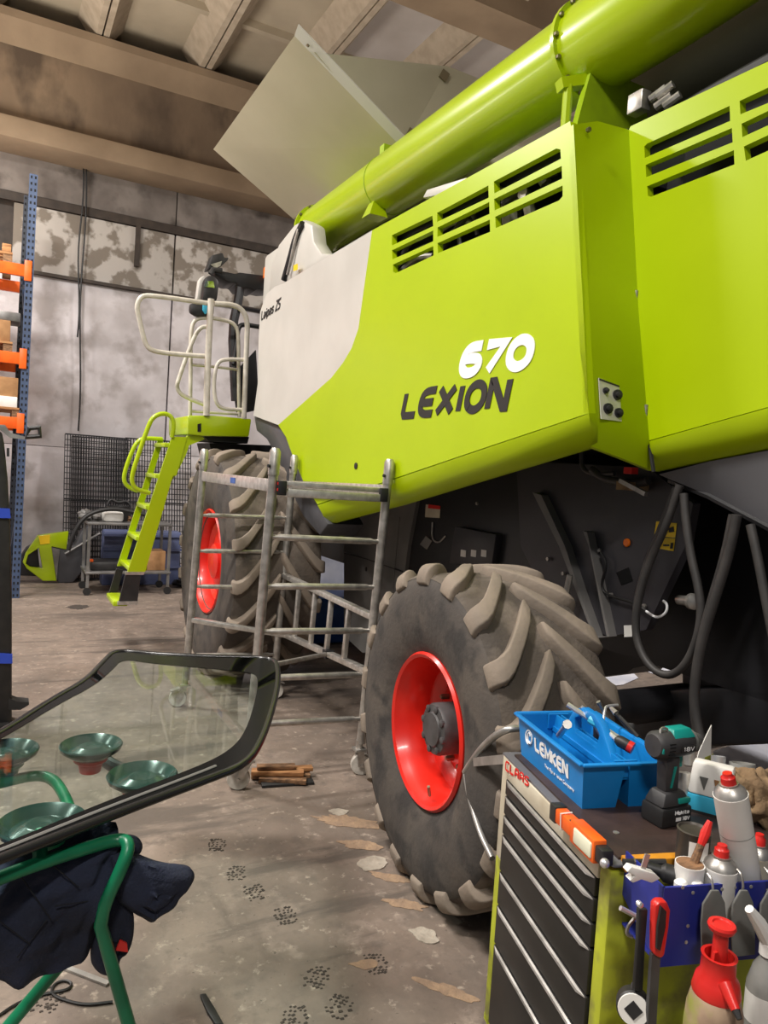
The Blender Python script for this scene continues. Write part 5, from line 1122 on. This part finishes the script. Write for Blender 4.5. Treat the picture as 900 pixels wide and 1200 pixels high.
h0_ = tx+V((0, 0, zbt)); build('neck', MB().lathe([(.018, -.004), (.018, .02), (.012, .026), (0, .026)], h0_, (0, 0, 1), 16), WHITE, TGB)
hdz = atp(878, 1065, cp(CLEN+.24, 0, 0), CU); build('trigger_head', MB().tube([hdz, hdz*.55+(h0_+V((0, 0, .03)))*.45, h0_+V((.005, 0, .015))], [.009, .014, .017], 10), WHITE, TGB)

# ================================================================== FLOOR ITEMS
# wood offcuts
wo = at(335, 915, Z=0)
planks = [(0, 0, .012, .30, .16, .015, .15, BLACKP, 'thin dark board flat on the floor under the wood offcuts'), (-.03, .03, .034, .34, .055, .026, .0, WOODB, 'longest offcut plank at the back of the wood pile'), (-.02, -.04, .034, .27, .05, .026, -.12, WOODB, 'offcut plank at front of the pile nearest the camera'),
          (-.05, .0, .062, .30, .06, .024, -.06, WOOD, 'offcut plank in the second layer with pale sawn end'), (.03, .045, .062, .25, .05, .022, .14, WOOD, 'pale offcut plank pointing to the right castor'), (-.06, .02, .086, .22, .05, .02, .05, WOODB, 'topmost offcut plank of the small wood pile')]
ux = (at(372, 905, Z=0)-at(302, 905, Z=0)).normalized()
for dx, dy, z, L_, W_, h_, an, m, lb in planks:
    a = Matrix.Rotation(an, 3, 'Z') @ ux; b = V((-a.y, a.x, 0))
    tag(build('wood_offcut', MB().box(wo+ux*dx+V((-ux.y, ux.x, 0))*dy+V((0, 0, z-h_/2 if z > .02 else h_/2+.0)), (L_, W_, h_), (a, b, V((0, 0, 1)))), m, bevel=.002), lb, 'plank', 'wood offcuts on the floor')
tag(build('floor_cable', MB().tube(smooth([at(x, y, Z=.006) for x, y in [(-10, 1196), (25, 1172), (60, 1163), (80, 1160), (85, 1152), (75, 1148), (62, 1154), (60, 1165), (75, 1172), (100, 1178), (132, 1174)]]), .005, 6), CABLE), 'black cable looped on the floor under the jacket', 'cable')
tag(build('metal_strip', MB().bar(at(75, 1133, Z=.005), at(127, 1153, Z=.005), .02, .008), HANDLE), 'flat grey metal strip on the floor below the jacket', 'strip')
kn = [at(x, y, Z=0) for x, y in [(234, 1169), (241, 1168), (252, 1186), (262, 1204), (252, 1204), (242, 1188)]]
tag(build('rubber_strip', MB().prism([V((p.x, p.y, .001)) for p in kn], (0, 0, .012)), BLACKP, bevel=.002), 'black bar lying on the floor at the bottom photo edge', 'bar')
# under / behind machine
bw = at(400, 752, Z=0)
tag(build('blue_container', MB().span((bw.x-.5, bw.y-.1, 0), (bw.x+.9, bw.y+.7, .5)), BARREL, bevel=.06), 'blue container on the floor beyond the harvester', 'container')
tag(build('white_board', MB().span((bw.x-.2, bw.y+.85, .0), (bw.x+.5, bw.y+.9, .9)), PAPER), 'white board standing behind the blue container', 'board')
sh1 = [at(x, y, Z=0) for x, y in [(700, 806), (704, 793), (742, 789), (748, 795), (730, 803)]]
tag(build('paper_sheet', MB().prism([V((p.x, p.y, .002)) for p in sh1], (0, 0, .004)), PAPER), 'white sheet on the floor just right of the rear tyre', 'sheet', 'sheets under the harvester')
sh2 = [at(x, y, Z=0) for x, y in [(742, 782), (770, 775), (796, 780), (796, 790), (765, 790)]]
tag(build('paper_sheet', MB().prism([V((p.x, p.y, .002)) for p in sh2], (0, 0, .004)), PAPER), 'white sheet on the floor inside the hanging hose loop', 'sheet', 'sheets under the harvester')
sh3 = [at(x, y, Z=.25) for x, y in [(830, 900), (836, 882), (880, 868), (960, 862), (960, 905)]]
tbp = thing('low_bench', at(890, 885, Z=0), 'low bench covered with a pale blue-white sheet behind the trolley', 'bench')
build('cover_sheet', MB().prism(sh3, (0, 0, .01)), PAPER, tbp)
cxy = sum(sh3, V())/5
for dx, dy in ((-.1, -.05), (.2, -.05), (.2, .1), (-.05, .08)): build('leg', MB().tube([(cxy.x+dx, cxy.y+dy, 0), (cxy.x+dx, cxy.y+dy, .25)], .02, 8), DARK, tbp)
ca, cb = at(848, 846, Y=2.45), at(925, 834, Y=2.45)
HC = build('lift_cylinder', MB().tube([ca, cb], .075, 20), BLACK, CB); build('cylinder_collar', MB().tube([ca*.8+cb*.2, ca*.77+cb*.23], .08, 20), CHROME, HC); build('rod_eye', MB().blob(ca+V((-.04, 0, .0)), .05, .04, .06), BLACK, HC); build('grease_nipple', MB().tube([at(862, 830, Y=2.44), at(862, 822, Y=2.44)], .01, 8), CHROME, HC)
build('cylinder_rail', MB().tube([at(812, 879, Y=2.6), at(930, 855, Y=2.6)], .012, 8), STEEL, HC)

# ================================================================== LEFT MAST
mp = at(4, 850, Z=0)
MS = thing('padded_mast', (mp.x-.05, mp.y, 0), 'tall black upright with two blue tape bands at left edge', 'upright')
ym = mp.y
def ml(pts): return [at(x, y, Y=ym) for x, y in pts]
mz = lambda y: at(5, y, Y=ym).z
xr_ = at(12, 700, Y=ym).x
build('upright', MB().prism(ml([(-40, 505), (2, 505), (5, 520), (9, 560), (12, 610), (14, 700), (14, 850), (-40, 853)]), (0, .18, 0)), BLACKP, MS, bevel=.02)
for y, w_ in ((602, 13), (772, 8)): build('tape_band', MB().prism(ml([(-30, y-8), (11.5 if y < 700 else 14.5, y-6), (12.5 if y < 700 else 14.5, y+5), (-30, y+5)]), (0, -.012, 0)), mat('blue_tape', S(40, 70, 180), None, .5), MS)
build('top_bracket', MB().prism(ml([(-10, 497), (6, 498), (12, 507), (30, 512), (45, 511), (44, 514), (28, 515), (12, 513), (2, 505)]), (0, .05, 0)), HANDLE, MS)
build('bracket_loop', MB().tube([at(x, y, Y=ym-.01) for x, y in [(31, 512), (34, 502), (46, 501), (47, 511)]], .018, 8, closed=True), BLACKP, MS)
build('base_plate', MB().span((mp.x-.32, ym-.08, 0), (xr_+.02, ym+.26, .02)), BLACKP, MS)
build('side_catch', MB().prism(ml([(8, 525), (11, 525), (11, 535), (8, 535)]), (0, .1, 0)), BLACKP, MS)
build('foot_bracket', MB().prism(ml([(10, 818), (20, 822), (34, 823), (34, 826), (24, 832), (10, 832)]), (0, .1, 0)), BLACKP, MS)

# ================================================================== PALLET RACK
YR = 10.1
RK = thing('pallet_rack', at(26, 655, Y=YR).xy.to_3d(), 'blue and orange pallet rack against the back wall at left', 'rack')
def post(px_top, py_top, px_b, py_b, Y, m, wd, holes_):
    a = at(px_top, py_top, Y=Y); b = at(px_b, py_b, Y=Y); d = (a-b)/(a.z-b.z); b = b-d*b.z
    o = build('upright', MB().bar(b, a, .09, wd, (0, 1, 0)), m, RK)
    mb = MB(); n = int(a.z/.075)
    for i in range(n):
        p = b+(a-b)*((i+.5)/n)
        for sx in (-.022, .022): mb.box(p+V((sx, -wd/2-.001, 0)), (.018, .004, .03))
    build('slot', mb, HOLE, o, kind='stuff', flat=True)
    return b, a
u0 = post(39.5, 205, 26, 513, YR, RBLUE, .06, 1)
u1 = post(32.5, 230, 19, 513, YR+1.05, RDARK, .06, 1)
for k in range(7):
    z0 = .4+k*.9; s = k % 2
    if z0+.9 > u1[1].z: break
    f_ = lambda u, z: u[0]+(u[1]-u[0])*(z/u[1].z)
    build('lattice_brace', MB().bar(f_(u0 if s else u1, z0), f_(u1 if s else u0, z0+.85), .03, .03), RBLUE, RK)
zb_ = []
for ypx in (317, 421, 497):
    xr = at(36 if ypx < 400 else (30 if ypx < 450 else 27), ypx, Y=YR).x; z = at(20, ypx-1, Y=YR).z; zb_.append(z)
    bm_ = build('beam', MB().span((xr-2.9, YR-.03, z-.07), (xr-.03, YR+.02, z+.07)), ORANGE, RK, bevel=.006)
    build('end_plate', MB().span((xr-.07, YR-.05, z-.12), (xr+.01, YR-.03, z+.12)), ORANGE, bm_, bevel=.004)
    build('beam', MB().span((xr-2.9, YR+1.03, z-.07), (xr-.03, YR+1.08, z+.07)), ORANGE, RK)
for o_u in [c for c in CHILD(RK) if c.name.startswith(('upright', 'lattice_brace'))]:
    copy_tree(o_u, (0, 0, 0), RK).location.x -= 2.93
def onrack(x0, x1, y0, y1, z, dy0, dy1): # box standing on the beam tops
    a = at(x0, 400, Y=YR+dy0).x; b = at(x1, 400, Y=YR+dy0).x
    return MB().span((a, YR+dy0, z), (b, YR+dy1, z+(y1-y0)))
xq = lambda x, y=400: at(x, y, Y=YR).x
mpp = at(20, 390, Y=YR).z-at(20, 400, Y=YR).z   # metres per ten pixels
def rbox(name, x0, x1, npx, lvl, m, label, cat, dz_=0, ref=None, dy=(.06, .9), bev=.008):
    z = zb_[lvl]+.07+dz_; y_ = (317, 421, 497)[lvl]
    return tag(build(name, MB().span((at(x0, y_, Y=YR).x, YR+dy[0], z), (at(x1, y_, Y=YR).x, YR+dy[1], z+npx*mpp/10)), m, bevel=bev), label, cat)
def pallet(lvl, x1, h=9, label=''):
    z = zb_[lvl]+.07; y_ = (317, 421, 497)[lvl]; xe = at(x1, y_, Y=YR).x
    o = thing('pallet', (xe-.6, YR+.5, z), label, 'pallet')
    for yy in (.0, .45, .9): build('block', MB().span((xe-.1, YR-.02+yy, z), (xe, YR+.12+yy, z+.09)), WOODB, o); build('block', MB().span((xe-1.1, YR-.02+yy, z), (xe-1.0, YR+.12+yy, z+.09)), WOODB, o)
    for k in range(6): build('board', MB().span((xe-1.15, YR-.03+k*.18, z+.09), (xe+.0, YR+.1+k*.18, z+.115)), WOOD, o)
    return z+.115
zp = pallet(1, 14, label='wooden pallet on the middle orange beam of the rack')
tag(build('carton', MB().span((xq(0)-.5, YR+.05, zp), (at(12, 395, Y=YR).x, YR+.7, zp+.26)), CARD, bevel=.006), 'open brown carton on the middle rack pallet', 'box')
tag(build('grey_package', MB().box((at(5, 381, Y=YR).x, YR+.3, zp+.26+.06), (.35, .4, .11)), TROLM, bevel=.01), 'grey package lying on the open carton in rack', 'package')
zp = pallet(0, 14, label='wooden pallet on the top orange beam of the rack')
tag(build('wooden_block', MB().span((at(2, 300, Y=YR).x, YR+.0, zp), (at(13, 300, Y=YR).x, YR+.4, zp+.1)), WOOD, bevel=.006), 'wooden block on the pallet at the top of the rack', 'block')
zp = pallet(2, 24, label='wooden pallet on the lowest visible orange beam of the rack')
tag(build('flat_carton', MB().span((xq(0)-.6, YR+.02, zp+.13), (at(21, 460, Y=YR).x, YR+.8, zp+.36)), CARD, bevel=.006), 'brown carton above the white carton on the lower rack level', 'box')
tag(build('white_carton', MB().span((xq(0)-.5, YR-.02, zp), (at(20, 475, Y=YR).x, YR+.75, zp+.128)), WHITE, bevel=.006), 'flat white carton on the lowest rack pallet', 'box')

# ================================================================== BACK CORNER: mesh panels, trolley, divider
def meshpanel(pts, Y, nx, ny, label):
    c = [at(x, y, Y=Y) for x, y in pts]; o = thing('mesh_fence_panel', V((c[2].x, Y, min(p.z for p in c))), label, 'mesh panel', 'wire mesh panels at the back wall')
    mb = MB(); lean = V((0, .25, 0))
    def g_(u, v): return (c[0]*(1-u)+c[1]*u)*(1-v)+(c[3]*(1-u)+c[2]*u)*v+lean*(1-v)
    for i in range(nx+1): mb.bar(g_(i/nx, 0), g_(i/nx, 1), .011, .011)
    for j in range(ny+1): mb.bar(g_(0, j/ny)+V((0, -.011, 0)), g_(1, j/ny)+V((0, -.011, 0)), .011, .011, (0, 1, 0))
    build('wire_grid', mb, BLACK, o, kind='stuff', flat=True)
    for v in (.0, .45, 1): build('stiffening_wire', MB().bar(g_(0, v)+V((0, -.02, 0)), g_(1, v)+V((0, -.02, 0)), .02, .02, (0, 1, 0)), BLACK, o)
def zf(x, Y):  # floor row for a column
    lo, hi = 500., 900.
    for _ in range(30):
        m_ = (lo+hi)/2
        if at(x, m_, Y=Y).z > .02: lo = m_
        else: hi = m_
    return lo
for (x0, y0, x1, y1, Y, lab) in [(78, 508, 152, 514, 11.5, 'black wire mesh panel leaning on the wall, leftmost of three'), (86, 511, 156, 516, 11.42, 'black wire mesh panel leaning in front of the leftmost one'), (150, 513, 228, 519, 11.34, 'black wire mesh panel leaning behind the green ladder')]:
    xb0, xb1 = x0-5, x1-5
    meshpanel([(x0, y0), (x1, y1), (xb1, zf(xb1, Y)), (xb0, zf(xb0, Y))], Y, 24, 26, lab)
# grey trolley
a = at(101, 697, Z=0); b = at(193, 694, Z=0); a2 = at(84, 688, Z=0)
yt0 = (a.y+b.y)/2-.1; yt1 = yt0+.55; xt0, xt1 = a.x, b.x; zt_1 = at(105, 612, Y=yt0).z; zt_0 = at(104, 670, Y=yt0).z
GT = thing('grey_trolley', ((xt0+xt1)/2, (yt0+yt1)/2, 0), 'grey steel two-shelf trolley in front of the mesh panels', 'trolley')
for x in (xt0, xt1):
    for y in (yt0, yt1):
        build('leg', MB().span((x-.018, y-.018, .1), (x+.018, y+.018, zt_1)), TROLM, GT)
        build('castor', MB().lathe([(.01, -.012), (.05, -.012), (.05, .012), (.01, .012)], (x, y, .05), (0, 1, 0), 14), BLACKP, GT)
for z in (zt_1, zt_0): build('shelf', MB().span((xt0-.03, yt0-.03, z-.03), (xt1+.03, yt1+.03, z)), TROLM, GT, bevel=.005)
jg = at(132, 605, Y=yt0+.2); 
J = thing('white_jug', (jg.x, yt0+.2, zt_1), 'white plastic canister on top of the grey trolley', 'jug'); build('body', MB().box((jg.x, yt0+.2, zt_1+.07), (.26, .2, .14)), WHITE, J, bevel=.04); build('spout', MB().tube([(jg.x-.08, yt0+.2, zt_1+.13), (jg.x-.12, yt0+.2, zt_1+.17)], .02, 8), WHITE, J)
bk = at(140, 588, Y=yt0+.35)
BKT = thing('black_bucket', (bk.x, yt0+.36, zt_1), 'black tub heaped with parts behind the white canister', 'bucket'); build('tub', MB().lathe([(.13, .1), (.16, .3), (.15, .3), (.12, .12), (0, .12)], (bk.x, yt0+.36, zt_1-.1), (0, 0, 1), 18), BLACKP, BKT); build('handle', MB().tube(smooth([(bk.x-.15, yt0+.36, zt_1+.19), (bk.x-.12, yt0+.36, zt_1+.3), (bk.x-.02, yt0+.36, zt_1+.24), (bk.x+.1, yt0+.36, zt_1+.28), (bk.x+.15, yt0+.36, zt_1+.19)]), .018, 8), BLACKP, BKT)
for k, (px, r, m, lb) in enumerate([(101, .09, TROLM, 'grey machine casting at the left end of trolley top'), (113, .08, DARK2, 'dark bracket lump beside the white canister on trolley'), (150, .05, WOODB, 'brown block at right of the white canister')]):
    x = at(px, 605, Y=yt0+.3).x; tag(build('machine_part', MB().blob((x, yt0+.28+.02*k, zt_1+r*.75), r*1.1, r, r*.8, n=12, m=8, jit=.9, seed=k*3+1), m), lb, 'part')
HS = [at(x, y, Y=yt0+.05) for x, y in [(80, 645), (86, 625), (98, 606), (115, 598), (135, 596), (155, 600), (170, 603)]]
tag(build('black_hose', MB().tube(smooth(HS), .028, 8), CABLE), 'black hose arching over the left end of the grey trolley', 'hose')
cx = at(180, 655, Y=yt0+.25); tag(build('cardboard_box', MB().span((cx.x-.12, yt0+.1, zt_0), (cx.x+.13, yt0+.45, zt_0+.26)), CARD, bevel=.006), 'small cardboard box on the lower shelf of grey trolley', 'box')
cx = at(128, 655, Y=yt0+.25); tag(build('dark_tray', MB().span((cx.x-.25, yt0+.08, zt_0), (cx.x+.3, yt0+.48, zt_0+.12)), BLACKP, bevel=.03), 'dark plastic tray on the lower shelf of grey trolley', 'tray')
tag(build('orange_cap', MB().lathe([(.03, 0), (.03, .03), (0, .035)], (at(107, 648, Y=yt0+.1).x, yt0+.1, zt_0+.12), (0, 0, 1), 12), ORANGE), 'tiny orange cap on the dark tray of grey trolley', 'cap')
b0_, b1__ = at(121, 640, Y=yt1+.2), at(212, 640, Y=yt1+.2)
CR = thing('blue_crate', ((b0_.x+b1__.x)/2, yt1+.5, 0), 'large slate blue plastic crate behind the grey trolley', 'crate')
build('crate_body', MB().span((b0_.x, yt1+.2, 0), (b1__.x, yt1+.45, .78)), CRATEB, CR, bevel=.03)
for z in (.25, .5, .7): build('crate_rib', MB().span((b0_.x-.01, yt1+.17, z), (b1__.x+.01, yt1+.2, z+.035)), CRATEB, CR)
# green crop divider
yd = at(60, 684, Z=0).y
GD = thing('crop_divider', (at(55, 684, Z=0).x, yd, 0), 'green and grey harvester crop divider on the floor by the rack', 'machine part')
def dv(pts): return [at(x, y, Y=yd) for x, y in pts]
def c0_(pts): return [(x/5.458, 480+y/5.455) for x, y in pts]
build('green_shield', MB().plate([dv(c0_([(243, 805), (440, 778), (425, 895), (330, 875), (362, 1095), (275, 1095), (170, 1015), (145, 975), (165, 915)])), dv(c0_([(248, 885), (272, 1015), (190, 1005), (165, 985), (180, 930)]))], (0, .12, 0)), GREEN, GD, bevel=.01)
build('yellow_sticker', MB().prism([p+V((0, -.014, 0)) for p in dv(c0_([(246, 808), (320, 798), (318, 855), (258, 862)]))], (0, .012, 0)), YELL, GD)
build('grey_shell', MB().prism([p+V((0, .03, 0)) for p in dv(c0_([(325, 875), (480, 870), (520, 780), (600, 720), (560, 1000), (470, 1110), (372, 1115)]))], (0, .22, 0)), GREYF, GD, bevel=.03)
build('shell_front', MB().prism([p+V((0, .015, 0)) for p in dv(c0_([(328, 880), (385, 895), (370, 1000), (365, 1095)]))], (0, .02, 0)), TROLM, GD)
build('pointed_foot', MB().prism([p+V((0, .06, 0)) for p in dv(c0_([(80, 1065), (80, 1020), (170, 890), (240, 850), (260, 1070)]))], (0, .2, 0)), BLACK, GD, bevel=.02)
build('guide_bar', MB().tube([p+V((0, -.02, 0)) for p in dv(c0_([(415, 920), (640, 790)]))], .02, 8), TROLM, GD)
dk = at(200, 690, Z=0)
tag(build('dark_sheet_pile', MB().blob((dk.x+.5, dk.y+.15, .09), .4, .3, .1, n=24, m=12, jit=.5, seed=2), BLACKP), 'dark heap on the floor between trolley and front wheel', 'heap')
